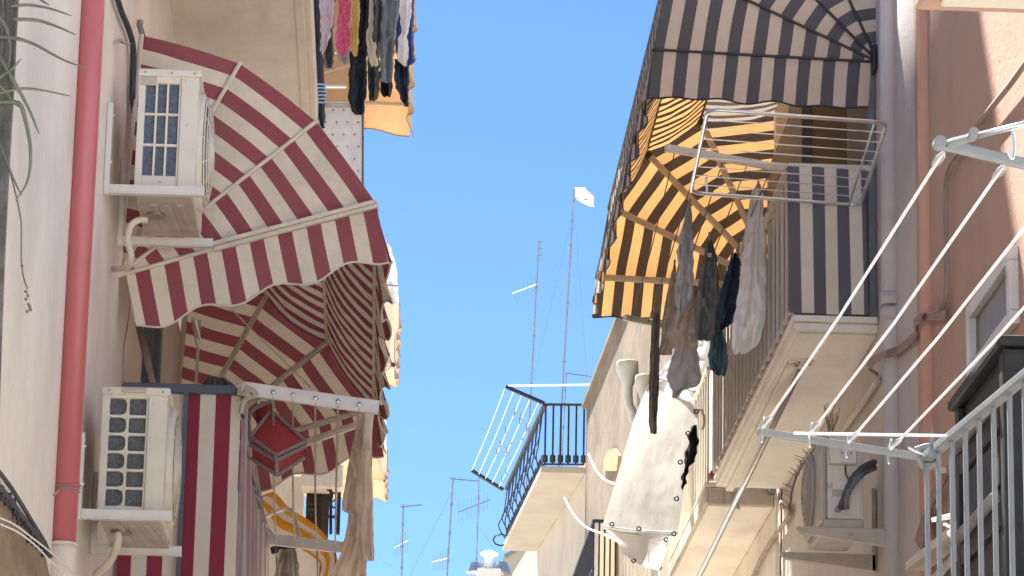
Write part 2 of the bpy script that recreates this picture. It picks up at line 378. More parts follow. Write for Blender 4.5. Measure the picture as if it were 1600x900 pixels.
p = lerp(g1, g2, .97); MB().tube([z_(p, zl)+V((-.1+.13*math.cos(a_/8*2*math.pi), 0, .10*math.sin(a_/8*2*math.pi))) for a_ in range(9)], .016, 5).build('scroll', 'iron', fb)
rk = thing('clothes_rack', 'small rack of white lines sticking out from the far iron balcony', 'clothes rack', (g1.x-.5, 54, zr))
A0, A1 = P(790, 604, 51), P(850, 630, 51.2); B0, B1 = P(737, 735, 57.2), P(786, 765, 57.5)
MB().bar(A0, A1, .05, .05).build('arm', 'iron', rk); MB().bar(B0, B1, .05, .05).build('arm', 'iron', rk)
MB().tube([P(793, 603, 51), P(930, 601, 51.1)], .015, 6).build('rod', 'cord', rk)
for k in range(5):
    t = k/4.6; a, b = lerp(A0, A1, t), lerp(B0, B1, t)
    MB().tube([a, lerp(a, b, .5)-V((0, 0, .04)), b], .0065, 5).build('line', 'cord', rk)
    if k > 1:
        for q in range(5):
            s = lerp(a, b, R.uniform(.15, .9)); MB().bar(s-V((.01, 0, .07)), s+V((R.uniform(-.04, .04), 0, .04)), .012, .018).build('peg', 'wood', rk)
# chimney and the roofs further down
ch = thing('chimney', 'white flue pot poking up at the bottom of the sky gap', 'chimney', (P(765, 900, 62).x, 62, 0))
c = P(764, 895, 62)
MB().box((c.x-.22, 61.8, 8), (c.x+.22, 62.3, c.z+.06)).build('stack', 'plaster_cream', ch, bevel=.02)
MB().lathe([(.09, 0), (.09, .26), (.17, .27), (.17, .31), (.02, .36)], (c.x, 62, c.z+.06), (0, 0, 1), 16).build('flue_pot', 'cord', ch)
MB().lathe([(.2, 0), (.13, .18), (.02, .2)], (c.x-.24, 62, c.z+.0), (0, 0, 1), 12).build('cowl', 'chrome', ch)
MB().lathe([(.2, 0), (.12, .2), (.02, .22)], (c.x+.22, 62, c.z+.0), (0, 0, 1), 12).build('cowl', 'chrome', ch)
fbld = thing('house', 'pale house end low at the bottom of the sky gap', 'building', (P(815, 900, 66).x, 66, 0))
q0, q1, q2, q3 = P(776, 905, 66), P(790, 872, 66), P(812, 858, 66), P(852, 866, 66)
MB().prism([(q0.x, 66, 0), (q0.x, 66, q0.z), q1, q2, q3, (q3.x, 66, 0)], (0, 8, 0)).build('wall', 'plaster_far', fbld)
MB().bar(q1+V((-.02, 4, .03)), q2+V((.02, 4, .03)), 8.2, .06, (0, 0, 1)).build('roof_edge', 'shutter_grey', fbld)
end = thing('house', 'long low house closing the far end of the street below the sky', 'building', (0, 92, 0))
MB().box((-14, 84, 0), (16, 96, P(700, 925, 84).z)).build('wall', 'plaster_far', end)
# ---------------------------------------------------------------- aerials
def yagi(parent, a, b, n, ln, tilt=(0, 0, 1)):
    MB().tube([a, b], .016, 5).build('boom', 'mast', parent)
    for k in range(n):
        p = lerp(a, b, (k+.3)/n); d = V(tilt)*ln*(1-.04*k)
        MB().tube([p-d, p+d], .007, 4).build('element', 'mast', parent)
def mast(label, top, bot, Y, r=.022):
    t, b_ = P(*top, Y), P(*bot, Y); low = V((b_.x+(b_.x-t.x)*.3, Y, b_.z-2.5))
    o = thing('aerial', label, 'TV aerial', low, 'TV aerials on the far roofs')
    MB().tube([low, b_, t], r, 6).build('mast', 'mast', o)
    for k in range(3):
        s = lerp(t, b_, .25+.25*k); MB().tube([s, s+V((0, 0, .08))], r*1.8, 6).build('clamp', 'mast', o)
    return o
o = mast('tallest aerial mast with a torn white rag at its tip', (897, 296), (876, 660), 84, .026)
cloth('flag_rag', [(293, 898, 914), (302, 899, 924), (312, 900, 927), (322, 922, 929)], 84, 'ivory', parent=o, folds=2, amp=.1, nu=8, nv=8)
yagi(o, P(896, 310, 84), P(918, 312, 84), 4, .12, (0, .3, 1))
o = mast('tall aerial mast with a slanting side boom left of the tallest one', (842, 378), (826, 680), 84)
yagi(o, P(838, 445, 84), P(801, 459, 84), 6, .24)
for yy in (378, 388, 399): yagi(o, P(840, yy, 84), P(848, yy+1, 84), 2, .1)
o = mast('aerial mast with a long level boom near the far balcony rack', (708, 746), (697, 925), 84)
yagi(o, P(704, 748, 84), P(748, 752, 84), 9, .05); yagi(o, P(700, 873, 84), P(675, 879, 84), 7, .28)
o = mast('shortest aerial mast, leftmost, with a comb boom on top', (630, 788), (627, 925), 84)
yagi(o, P(626, 792, 84), P(660, 789, 84), 8, .05); yagi(o, P(638, 845, 84), P(616, 857, 84), 6, .28)
o = mast('thin aerial mast with a diagonal boom behind the balcony rack', (749, 733), (743, 925), 90, .015)
yagi(o, P(715, 801, 90), P(766, 781, 90), 8, .32)
o = mast('small aerial beside the stone roof edge over the iron railing', (885, 582), (879, 700), 84, .015)
yagi(o, P(884, 583, 84), P(930, 590, 84), 9, .05)
for i, (a, b, lab) in enumerate([((896, 330), (832, 600), 'guy wire running down left from the tallest aerial mast'), ((898, 335), (917, 590), 'guy wire running down right from the tallest aerial mast'),
        ((705, 770), (640, 900), 'guy wire falling left from the mast with the long level boom'), ((706, 768), (790, 880), 'guy wire falling right from the mast with the long level boom'),
        ((587, 868), (626, 897), 'wire slanting down to the leftmost aerial from the hemp cloth')]):
    tag(MB().tube([P(*a, 84), P(*b, 84)], .006, 4).build('guy_wire', 'mast'), lab, 'wire', 'aerial guy wires')
# ---------------------------------------------------------------- awnings
def awning(o, hub, tips, y0, y1, vd, mat, seam, ribm, sgn, phase=0.0, near=True, pitch=.16, valance=True, scal=.42, sca=.10, seam_r=.008, rib_r=.016, caps=True, rpitch=None, topmat=None):
    rpitch = rpitch or pitch
    hub = V((hub[0], 0, hub[1])); T = [hub+V((a, 0, b)) for a, b in tips]
    def pt(p, y): return V((p.x, y, p.z))
    for (yy, bul, isnear) in ((y0, -.03, True), (y1, .03, False)):
        if isnear and not near: continue
        for i in range(len(T)-1):
            A, B = T[i], T[i+1]; ln = ((A-hub).length+(B-hub).length)/2
            def fn(u, v, A=A, B=B, yy=yy, bul=bul, ln=ln, i=i):
                p = hub+(lerp(A, B, u)-hub)*v
                wr = .012*noise.noise(V((p.x*5+yy, p.z*5, i)))
                return pt(p, yy+bul*math.sin(math.pi*u)*v+wr), ((1-v)*ln/pitch+phase+.05*noise.noise(V((p.x*3, p.z*3, yy))), u)
            MB().grid(fn, 10, 18).build('end_panel', mat, o, True)
        for i in range(len(T)):
            q = T[i]; r_ = rib_r if not isnear else seam_r
            MB().tube([pt(hub, yy+(-.012 if isnear else -.035)), pt(q, yy+(-.012 if isnear else -.035))], r_, 6).build('rib', seam if isnear else ribm, o)
            if not isnear and caps: MB().tube([pt(lerp(hub, q, .965), yy-.035), pt(q, yy-.035)], rib_r*1.35, 6).build('rib_cap', 'iron', o)
    for i in range(len(T)-1):
        A, B = T[i], T[i+1]; nrm = (lerp(A, B, .5)-hub).normalized()
        def fn(u, v, A=A, B=B, nrm=nrm, i=i):
            p = lerp(A, B, u); y = lerp(y0, y1, v)
            s = .035*math.sin(math.pi*u)*(1+.6*noise.noise(V((y*1.1, i, 2))))+.012*noise.noise(V((y*4, u*4, i)))
            return pt(p-nrm*s, y), ((y-y0)/rpitch+phase, u)
        MB().grid(fn, 8, 60).build('roof_panel', topmat if topmat and i < 1 else mat, o, True)
    if y1-y0 > 1:                            # lengthwise bars joining the ribs
        for q in T[1:]: MB().tube([pt(q*1.0, y0), pt(q, y1)], seam_r*1.3, 6).build('seam_tube', seam, o)
    if valance:
        L = T[-1]; vd = V((vd[0], 0, vd[1])); W = (L-hub).length
        def sc(s): return 1+sca*math.cos(2*math.pi*s/scal)
        for yy in ((y0, y1) if near else (y1,)):
            def fn(u, v, yy=yy):
                s = u*W; p = lerp(L, hub, u*.97)+vd*v*sc(s)
                return pt(p, yy+.02*v*math.sin(s*13)-.005), (s/pitch+phase+.05*noise.noise(V((s*3, v, yy))), v)
            MB().grid(fn, 60, 6).build('valance', mat, o, True)
            MB().tube([fn(k/60, 1)[0] for k in range(61)], .006, 5).build('valance_trim', seam, o)
        def fn(u, v):
            s = u*(y1-y0); p = L+vd*v*sc(s)+V((sgn*.03*v*math.sin(s*9), 0, 0))
            return pt(p, lerp(y0, y1, u)), (s/rpitch+phase, v)
        MB().grid(fn, 150, 6).build('valance', mat, o, True)
        MB().tube([fn(k/150, 1)[0] for k in range(151)], .006, 5).build('valance_trim', seam, o)
aw = thing('awning', 'red and cream striped hooded awning over the left balcony', 'awning', (XL, 20, 6.2))
hubL = P(185, 432, 17.4)
tl = [(P(*q, 17.4)-hubL) for q in [(222, 55), (375, 100), (495, 190), (587, 317)]]
vdl = P(605, 402, 17.4)-P(587, 317, 17.4)
awning(aw, (hubL.x, hubL.z), [(d.x, d.z) for d in tl], 17.4, 22.35, (vdl.x, vdl.z), 'awn_red', 'cream_metal', 'cream_metal', 1, phase=0, rib_r=.02, seam_r=.012, caps=False, rpitch=.27)
a, b = P(335, 390, 17.37), P(590, 322, 17.37); MB().bar(a, b, .02, .03, (0, 1, 0)).build('frame_bar', 'cream_metal', aw)
a, b = P(333, 381, 17.34), P(584, 316, 17.34); MB().bar(a, b, .02, .03, (0, 1, 0)).build('frame_bar', 'cream_metal', aw)
MB().bar(P(220, 58, 17.45), P(213, 110, 17.45), .02, .02).build('wall_bracket', 'cream_metal', aw)
MB().tube([P(223, 56, 17.4), P(218, 40, 17.5), P(219, 32, 17.5)], .018, 6).build('pulley', 'rail_grey', aw)
MB().tube([P(350, 472, 17.6), P(485, 605, 22.2)], .004, 5).build('pull_cord', 'rope', aw)
MB().bar(P(312, 500, 21.9), P(306, 605, 21.9), .03, .02).build('wall_bracket', 'cream_metal', aw)
MB().tube([P(301, 498, 18.2), P(310, 545, 19.5)], .012, 6).build('strut', 'steel', aw)
MB().tube([P(304, 500, 18.2), P(312, 530, 19.0)], .009, 6).build('strut', 'steel', aw)
a, b = P(478, 692, 21.6), P(556, 664, 21.6); MB().tube([a, b], .025, 8).build('frame_bar', 'cream_metal', aw)

ar = thing('awning', 'brown and cream striped hooded awning glowing orange inside on the right', 'awning', (XR, 23, 8.5))
hubR = P(1372, 98, 20.4); RR = 1.47
tr = [(-RR*math.cos(math.radians(a))*k, RR*math.sin(math.radians(a))*k) for a, k in ((92, 1), (66, 1.02), (46, 1.02), (25, 1.0), (-3 if False else 1.5, .97))]
vdr = P(990, 163, 20.4)-P(997, 90, 20.4)
awning(ar, (hubR.x, hubR.z), tr, 20.4, 26.0, (vdr.x, vdr.z), 'awn_brown', 'iron', 'cream_metal', -1, phase=0.05, rib_r=.026, seam_r=.009, scal=.32, sca=.03, topmat='awn_brown_dim')
MB().box((hubR.x-.05, 20.3, hubR.z-.08), (XR, 20.42, hubR.z+.1)).build('hub_bracket', 'iron', ar, bevel=.02)
# pale awnings further down on the left
al = thing('awning', 'beige awning above the hanging laundry at the top left', 'awning', (XL, 30, 10.3))
hz = P(575, 163, 29.0).z; rx = P(641, 165, 29).x-XL
tb_ = [(-.0, rx*.8), (rx*.42, rx*.77), (rx*.78, rx*.62), (rx*.97, rx*.34), (rx, .0)]
awning(al, (XL, hz), tb_, 26.0, 29.0, (.0, -.26), 'awn_beige', 'piping', 'cream_metal', 1, near=False, scal=.75)
def side_awning(label, Y0, Y1, tip, ht, label_cat='awning'):
    o = thing('awning', label, label_cat, (XL, Y0, P(*tip, Y1).z))
    t = P(*tip, Y1); r0 = t.x-XL
    tp = [(0, r0*.75), (r0*.5, r0*.7), (r0*.86, r0*.42), (r0, 0)]
    awning(o, (XL, t.z), tp, Y0, Y1, (0, -ht), 'awn_beige', 'piping', 'cream_metal', 1, near=False, scal=.3)
    return o
sa = side_awning('small tan awning with a white lifted flap beyond the striped awning', 40.3, 43.5, (621, 570), .28)
cloth('flap', [(372, 584, 602), (390, 584, 612), (420, 584, 620), (475, 584, 623)], 40.2, 'awn_white', parent=sa, folds=1, amp=.05, wob=1)
MB().tube([P(584, 443, 40.1), P(622, 447, 40.1)], .012, 6).build('flap_bar', 'piping', sa)
MB().tube([P(614, 478, 42), P(614, 590, 43)], .03, 6).build('rib', 'cream_metal', sa)
for hp in ((606, 516), (614, 571)):
    h_ = P(*hp, 42.4); MB().lathe([(.0, 0), (.028, 0), (.028, .06), (0, .06)], h_, (0, -1, 0), 8).build('hub_joint', 'iron', sa)
    for q in ((586, hp[1]-38), (586, hp[1]-20), (586, hp[1]+2), (586, hp[1]+20), (600, hp[1]-40)):
        MB().tube([h_, P(*q, 42.6)], .01, 4).build('stay', 'piping', sa)
sb = side_awning('lower tan awning right behind the hemp cloth', 49.7, 52, (604, 752), .3)
cloth('flap', [(625, 586, 598), (650, 586, 603), (702, 586, 604)], 49.6, 'awn_white', parent=sb, folds=1, amp=.05, wob=1)
MB().tube([P(586, 676, 49.5), P(604, 678, 49.5)], .012, 6).build('flap_bar', 'piping', sb)
# ---------------------------------------------------------------- downpipes
def pipe(o, x, y, r, z0, z1, mat, joints=(), nm='pipe'):
    MB().tube([(x, y, z0), (x, y, z1)], r, 24, True).build(nm, mat, o, True)
    for j in joints: MB().tube([(x, y, j-.05), (x, y, j+.05)], r*1.12, 24).build('joint', mat, o, True)
dp = thing('downpipe', 'glossy red downpipe on the left wall ending in a cream socket', 'pipe', (XL+.1, 14.6, 3))
pc = P(120.5, 450, 14.7); zc = P(98, 853, 14.7).z; pr = 20.5/F*14.7
MB().tube([(pc.x, 14.7, zc), (pc.x, 14.7, 9)], pr, 32).build('pipe', 'red_pipe', dp, True)
MB().tube([(pc.x, 14.7, 2.5), (pc.x, 14.7, zc-.03), (pc.x, 14.7, zc+.0), ], pr*1.08, 32).build('socket', 'pvc', dp, True)
MB().tube([(pc.x, 14.7, zc+.0), (pc.x, 14.7, zc+.012)], pr*1.14, 32).build('socket_lip', 'pvc', dp, True)
MB().tube(curve([P(58, 915, 14.7), P(66, 890, 14.7), P(82, 878, 14.7), P(98, 905, 14.7)]), pr*.75, 16).build('branch', 'pvc', dp, True)
zs = P(100, 768, 14.7).z
for k in range(3):
    MB().tube([(pc.x+(pr+.004)*math.cos(a_/12*2*math.pi), 14.7+(pr+.004)*math.sin(a_/12*2*math.pi), zs+.012*k+.006*math.sin(a_+k)) for a_ in range(13)], .003, 5).build('tie_wire', 'wall_cable', dp)
MB().tube(curve([P(92, 765, 14.62), P(86, 772, 14.6), P(78, 778, 14.6), P(76, 792, 14.62)]), .005, 5).build('tie_wire', 'wall_cable', dp)
gp = thing('downpipe', 'grey painted downpipe left of the pink one', 'pipe', (XR-.07, 19.8, 0))
c = P(1392.5, 450, 19.7); pipe(gp, c.x, 19.7, .058, 0, 14, 'grey_pipe', [P(1390, 490, 19.7).z, P(1390, 470, 19.7).z])
pp = thing('downpipe', 'salmon pink downpipe beside the pink wall', 'pipe', (XR-.07, 18.4, 0))
c = P(1450, 450, 18.4); pipe(pp, c.x, 18.4, .048, 0, 14, 'pink_pipe')
# ---------------------------------------------------------------- air conditioners
def ac_left(label, name, Y0, ln, tlc, trc, blc, brc, cols, rows, split, coil, opening, fan):
    # near end panel corners as seen; body runs ln metres along the street
    TL, TR, BL, BR = (P(*q, Y0) for q in (tlc, trc, blc, brc))
    x0, x1 = (TL.x+BL.x)/2, (TR.x+BR.x)/2; z1, z0 = (TL.z+TR.z)/2, (BL.z+BR.z)/2
    o = thing('air_conditioner', label, 'air conditioner', (x0, Y0+ln/2, z0), 'air conditioners on the left wall')
    MB().box((x0, Y0+.04, z0), (x1, Y0+ln, z1)).build('casing', name, o, bevel=.012)
    # end panel: frame with openings, the coil behind
    xs = lerp(x0, x1, split); d = Y0+.035
    MB().box((x0+.015, d-.006, z0+.03), (xs, d+.003, z1-.03)).build('coil', coil, o)
    H = z1-z0; W = xs-x0
    fr = MB()
    def bx(a0, a1, b0, b1, yy=0.0): fr.box((a0, Y0+yy, b0), (a1, Y0+.03, b1))
    xa, xb, za, zb_ = x0+W*.17, x0+W*.97, z0+H*opening[0], z0+H*opening[1]
    bx(x0, xa, z0, z1); bx(xb, x1, z0, z1); bx(xa, xb, z0, za); bx(xa, xb, zb_, z1)
    ep = fr.build('end_panel', name, o, bevel=.004)
    bw = W*.055
    for k in range(1, cols):
        xx = lerp(xa, xb, k/cols); MB().box((xx-bw/2, Y0+.004, za), (xx+bw/2, Y0+.026, zb_)).build('grille_bar', name, ep, bevel=.003)
    for k in range(1, rows):
        zz2 = lerp(za, zb_, k/rows)
        for c_ in range(cols):
            xl = lerp(xa, xb, c_/cols)+(bw/2 if c_ else 0); xr = lerp(xa, xb, (c_+1)/cols)-(bw/2 if c_ < cols-1 else 0)
            MB().box((xl, Y0+.006, zz2-bw/2), (xr, Y0+.024, zz2+bw/2)).build('grille_bar', name, ep)
    if cols == 2:                            # rounded corners of the openings
        for k in range(rows):
            zl, zh = lerp(za, zb_, k/rows)+bw/2*(k > 0), lerp(za, zb_, (k+1)/rows)-bw/2*(k < rows-1)
            xm = lerp(xa, xb, .5)
            for xe_, sx, r_ in ((xm-bw/2, -1, .024), (xm+bw/2, 1, .008), (xa, 1, .006), (xb, -1, .006)):
                for ze_, sz in ((zl, 1), (zh, -1)):
                    MB().prism([(xe_, Y0+.005, ze_), (xe_+sx*r_, Y0+.005, ze_), (xe_+sx*r_*.29, Y0+.005, ze_+sz*r_*.29), (xe_, Y0+.005, ze_+sz*r_)], (0, .019, 0)).build('grille_corner', name, ep)
    ld_ = MB().box((x0-.006, Y0-.012, z1-.028), (x1+.012, Y0+ln+.01, z1+.012)).build('lid', name, o, bevel=.01)
    MB().box((xs+.003, Y0-.004, z0+.02), (xs+.006, Y0, z1-.035)).build('panel_gap', 'ac_dark', o)
    for q in (.1, .55, .93):
        MB().lathe([(0, .004), (.007, .003), (.008, 0)], (lerp(x0, x1, q), Y0-.012, z1-.01), (0, -1, 0), 8).build('screw', 'steel', ld_)
    # underside with pressed ribs
    bp = MB().box((x0+.01, Y0+.01, z0-.02), (x1-.01, Y0+ln-.01, z0-.001)).build('base_pan', 'ac_dirty', o, bevel=.006)
    for k in range(3):
        xx = lerp(x0, x1, .3+.22*k); MB().bar((xx, Y0+.16, z0-.024), (xx+.03, Y0+ln-.14, z0-.024), .03, .012).build('pressed_rib', 'ac_dirty', bp, bevel=.004)
    MB().lathe([(.0, .0), (.05, 0), (.05, .01), (0, .01)], (lerp(x0, x1, .3), Y0+.35, z0-.034), (0, 0, 1), 14).build('drain_boss', 'ac_dark', bp)
    # front: fan guard seen nearly edge on
    cy, cz = Y0+ln*.46, (z0+z1)/2; rad = H*.46
    fg = MB().lathe([(rad*1.05, 0), (rad*1.05, .02), (rad*.98, .028)], (x1, cy, cz), (1, 0, 0), 36).build('fan_ring', name, o, True)
    MB().lathe([(rad*.97, .004), (0.01, .004)], (x1, cy, cz), (1, 0, 0), 30).build('fan_opening', 'ac_dark', o)
    for k in range(1, 9):
        rr = rad*k/8.2; hh = fan*(1-(k/8.4)**2)**.5+.02
        MB().tube([(x1+hh, cy+rr*math.cos(a_/24*2*math.pi), cz+rr*math.sin(a_/24*2*math.pi)) for a_ in range(25)], .004, 4).build('guard_ring', name, fg)
    for k in range(14):
        a_ = k/14*2*math.pi
        MB().tube([(x1+fan*(1-(q/8.4)**2)**.5+.018, cy+rad*q/8.2*math.cos(a_), cz+rad*q/8.2*math.sin(a_)) for q in (0, 3, 5, 7, 8.2)], .003, 4).build('guard_spoke', name, fg)
    return o, x0, x1, z0, z1
def bracket(label, Ys, wallpx, z, x1, up_):
    o = thing('wall_bracket', label, 'bracket', (XL, Ys[0], z))
    for Y in Ys:
        ur = MB().box((XL+.002, Y-.022, z-.05), (XL+.03, Y+.022, z+up_)).build('upright', 'white_metal', o, bevel=.004)
        MB().box((XL+.031, Y-.022, z-.045), (x1, Y+.022, z-.038)).build('arm_flange', 'white_metal', o)
        MB().box((XL+.031, Y-.022, z-.037), (x1, Y-.016, z)).build('arm', 'white_metal', o, bevel=.002)
        for q in (.12, up_-.06): MB().lathe([(0, .008), (.009, .006), (.01, 0)], (XL+.03, Y, z+q), (1, 0, 0), 6).build('bolt', 'steel', ur)
    return o
o, x0, x1, z0, z1 = ac_left('upper air conditioner with a three-column side grille', 'ac', 16.35, .78, (219, 108), (311, 116), (208, 294), (303, 304), 3, 3, .70, 'coil', (.13, .9), .05)
MB().box((lerp(x0, x1, .03), 16.345, z1-.075), (lerp(x0, x1, .30), 16.36, z1-.03)).build('handle_recess', 'ac_dirty', o)
MB().tube(curve([P(231, 344, 16.6), P(217, 344, 16.6), P(205, 352, 16.6), P(200, 370, 16.6), P(201, 384, 16.6), P(205, 400, 16.6), P(200, 416, 16.7), P(185, 420, 16.9), P(173, 420, 17.0)]), .017, 12).build('drain_hose', 'pvc', o, True)
bracket('white bracket under the upper air conditioner', (16.25, 17.2), 0, z0-.005, x1+.06, .42)
o, x0, x1, z0, z1 = ac_left('lower air conditioner with a two-column side grille', 'ac_old', 15.75, .80, (164, 605), (264, 613), (148, 797), (252, 808), 2, 6, .70, 'coil_grey', (.06, .93), .03)
MB().box((lerp(x0, x1, .3), 15.725, z1-.02), (lerp(x0, x1, .68), 15.745, z1+.006)).build('handle', 'ac_dirty', o, bevel=.008)
hp = curve([P(184, 832, 16.0), P(184, 848, 16.0), P(178, 866, 16.05), P(166, 884, 16.1), P(148, 898, 16.2)])
MB().tube(hp, [.017+.003*(i % 2) for i in range(len(hp))], 12).build('drain_hose', 'pvc', o, True)
bracket('white bracket under the lower air conditioner', (15.65, 16.55), 0, z0-.005, x1+.05, .36)
# right-hand air conditioner, its valve panel towards the street end
ac = thing('air_conditioner', 'air conditioner under the right balcony with black insulated hoses', 'air conditioner', (2.8, 20.1, 5.8))
Y0 = 19.75; a, b = P(1292, 702, Y0), P(1350, 812, Y0); zt_ = a.z+.05
MB().box((a.x, Y0, b.z), (b.x, Y0+.75, zt_)).build('casing', 'ac', ac, bevel=.015)
MB().box((a.x+.03, Y0-.012, b.z+.02), (b.x-.02, Y0, zt_-.02)).build('side_panel', 'ac', ac, bevel=.006)
q0, q1 = P(1296, 690, Y0-.05), P(1338, 726, Y0-.05); MB().box((q0.x, Y0-.07, q1.z), (q1.x, Y0-.01, q0.z+.05)).build('terminal_cover', 'ac', ac, bevel=.008)
q0, q1 = P(1309, 708, Y0), P(1329, 720, Y0); MB().box((q0.x, Y0-.074, q1.z), (q1.x, Y0-.0705, q0.z)).build('sticker', 'label', ac)
for k in range(3):
    p = P(1311+7*k, 710, Y0); MB().prism([p+V((0, -.0745, -.012)), p+V((.014, -.0745, -.012)), p+V((.007, -.0745, .0))], (0, -.001, 0)).build('warning_mark', 'label_ink', ac)
q0, q1 = P(1300, 765, Y0), P(1312, 777, Y0); MB().box((q0.x, Y0-.016, q1.z), (q1.x+.03, Y0-.0125, q0.z)).build('rating_plate', 'ac_dirty', ac)
for d_, m_ in ((0, 'rubber'), (9, 'shutter_grey')):
    hp = curve([P(1366, 722+d_, 20.3), P(1348, 731+d_, 19.7), P(1332, 748+d_, 19.66), P(1322, 770+d_*.8, 19.66), P(1313+d_, 795, 19.68)])
    MB().tube(hp, [.019+.002*math.sin(i*2.1) for i in range(len(hp))], 12).build('hose', m_, ac, True)
MB().tube(curve([P(1321, 727, 19.7), P(1322, 742, 19.69), P(1329, 752, 19.68)]), .006, 6).build('wire', 'rubber', ac)
for q in ((1309, 796), (1322, 782)): MB().lathe([(0, .03), (.02, .03), (.025, .01), (.02, 0)], P(*q, Y0-.015), (0, -1, 0), 6).build('valve', 'steel', ac)
MB().box((a.x-.05, Y0-.006, b.z-.01), (a.x-.001, Y0+.76, zt_+.01)).build('front_panel', 'ac_dirty', ac, bevel=.03)
cz = (b.z+zt_)/2; cy = Y0+.36; rad = .23
rfg = MB().lathe([(rad, 0), (rad, .012), (rad*.9, .028), (rad*.5, .042), (.01, .046)], (a.x-.05, cy, cz), (-1, 0, 0), 30).build('fan_guard', 'ac_dark', ac, True)
for k in range(1, 8): 
    rr = rad*k/7.2; MB().tube([(a.x-.102+.034*(k/7.2)**2, cy+rr*math.cos(a_/24*2*math.pi), cz+rr*math.sin(a_/24*2*math.pi)) for a_ in range(25)], .005, 4).build('guard_ring', 'ac_dirty', rfg)
MB().box((a.x-.02, Y0-.01, b.z-.06), (b.x-.0, Y0+.72, b.z-.002)).build('base_pan', 'ac_dirty', ac, bevel=.01)
br = thing('wall_bracket', 'dusty bracket arms under the right air conditioner', 'bracket', (XR, 20, b.z-.1))
for Y in (19.72, 20.55):
    MB().hexa([(a.x-.16, Y-.03, b.z-.10), (XR, Y-.03, b.z-.17), (XR, Y+.03, b.z-.17), (a.x-.16, Y+.03, b.z-.10)],
              [(a.x-.19, Y-.03, b.z-.062), (XR, Y-.03, b.z-.062), (XR, Y+.03, b.z-.062), (a.x-.19, Y+.03, b.z-.062)]).build('arm', 'ac_dirty', br, bevel=.006)
    MB().box((XR-.03, Y-.03, b.z-.17), (XR, Y+.03, b.z+.35)).build('upright', 'ac_dirty', br, bevel=.004)
# ---------------------------------------------------------------- left balcony with striped screens
bl = thing('balcony', 'left balcony wrapped in red and cream striped fabric', 'balcony', (XL, 20, 4.6))
xs = P(376, 640, 18.0).x; zrail = P(330, 616, 18.0).z
def fn(u, v):
    x = lerp(XL+.02, xs, u); z = lerp(zrail, 4.4, v)
    return V((x, 18.0+.012*math.sin(v*5+u*7)+.02*noise.noise(V((x*3, z*1.2, 1))), z)), ((xs-x)/.165+.68, v)
MB().grid(fn, 30, 24).build('end_screen', 'panel_red', bl, True)
def fn(u, v):
    y = lerp(18.0, 22.6, u); z = lerp(zrail+.02, 4.4, v)
    return V((xs+.05*v*.6+.02*math.sin(y*7+v*2)+.012*math.sin(y*16), y, z)), ((y-18)/.165, v)
MB().grid(fn, 160, 16).build('front_screen', 'panel_red_lit', bl, True)
MB().bar((XL, 17.98, zrail+.02), (xs+.02, 17.98, zrail+.02), .04, .05).build('handrail', 'shutter_blue', bl, bevel=.006)
MB().bar((xs, 17.96, zrail+.02), (xs, 22.6, zrail+.02), .04, .05).build('handrail', 'shutter_blue', bl, bevel=.006)
p = P(290, 640, 17.96); MB().bar((p.x, 17.96, 4.4), (p.x, 17.96, zrail), .025, .03).build('post', 'shutter_blue', bl)
MB().tube([P(378, 640, 17.9), P(385, 700, 18.6), P(400, 770, 20), P(408, 800, 21)], .008, 6).build('lashing_cord', 'black_cable', bl)
MB().box((XL, 18.0, 4.25), (xs+.05, 22.7, 4.4)).build('slab', 'plaster_cream', bl)
cloth('folded_cover', [(590, 325, 352), (597, 318, 362), (606, 314, 368), (614, 312, 372)], 18.05, 'charcoal', 'dark folded cover lying on the left balcony rail', 'cover', folds=2, amp=.03)
# rack of the left balcony
rl = thing('clothes_rack', 'white clothes rack with slack cords on the left balcony', 'clothes rack', (-.4, 20, 6))
A0, A1 = P(372, 606, 17.9), P(592, 637, 17.95); B0, B1 = P(380, 838, 22.3), P(540, 856, 22.3)
MB().bar(A0, A1, .03, .075).build('arm', 'white_metal', rl, bevel=.005)
MB().bar(B0, B1, .03, .075).build('arm', 'white_metal', rl, bevel=.005)
MB().bar(P(577, 642, 17.97), P(560, 850, 22.3), .05, .045).build('front_bar', 'white_metal', rl, bevel=.005)
for k, (t, u2) in enumerate(((.25, .32), (.39, .5), (.55, .72), (.71, .9), (.86, .97))):
    a, b = lerp(A0, A1, t), lerp(B0, B1, u2)
    MB().tube(curve([a-V((0, .02, .03)), lerp(a, b, .5)-V((0, 0, .10+.03*k)), b]), .006, 6).build('cord', 'rope', rl)
    MB().lathe([(0, .01), (.012, .008), (.014, 0)], a+V((0, -.02, 0)), (0, -1, 0), 8).build('eyelet', 'steel', rl)
    MB().tube(curve([b, b-V((-.02, 0, .25)), b-V((-.10, .1, .55))]), .005, 5).build('cord', 'shutter_grey', rl)
kp = [P(370, 604, 17.85), P(380, 600, 17.83), P(378, 612, 17.85), P(388, 618, 17.83), P(384, 606, 17.85), P(400, 616, 17.85), P(382, 626, 17.86), P(377, 646, 17.88)]
MB().tube(curve(kp), .014, 8).build('knotted_rope', 'rope', rl, True)
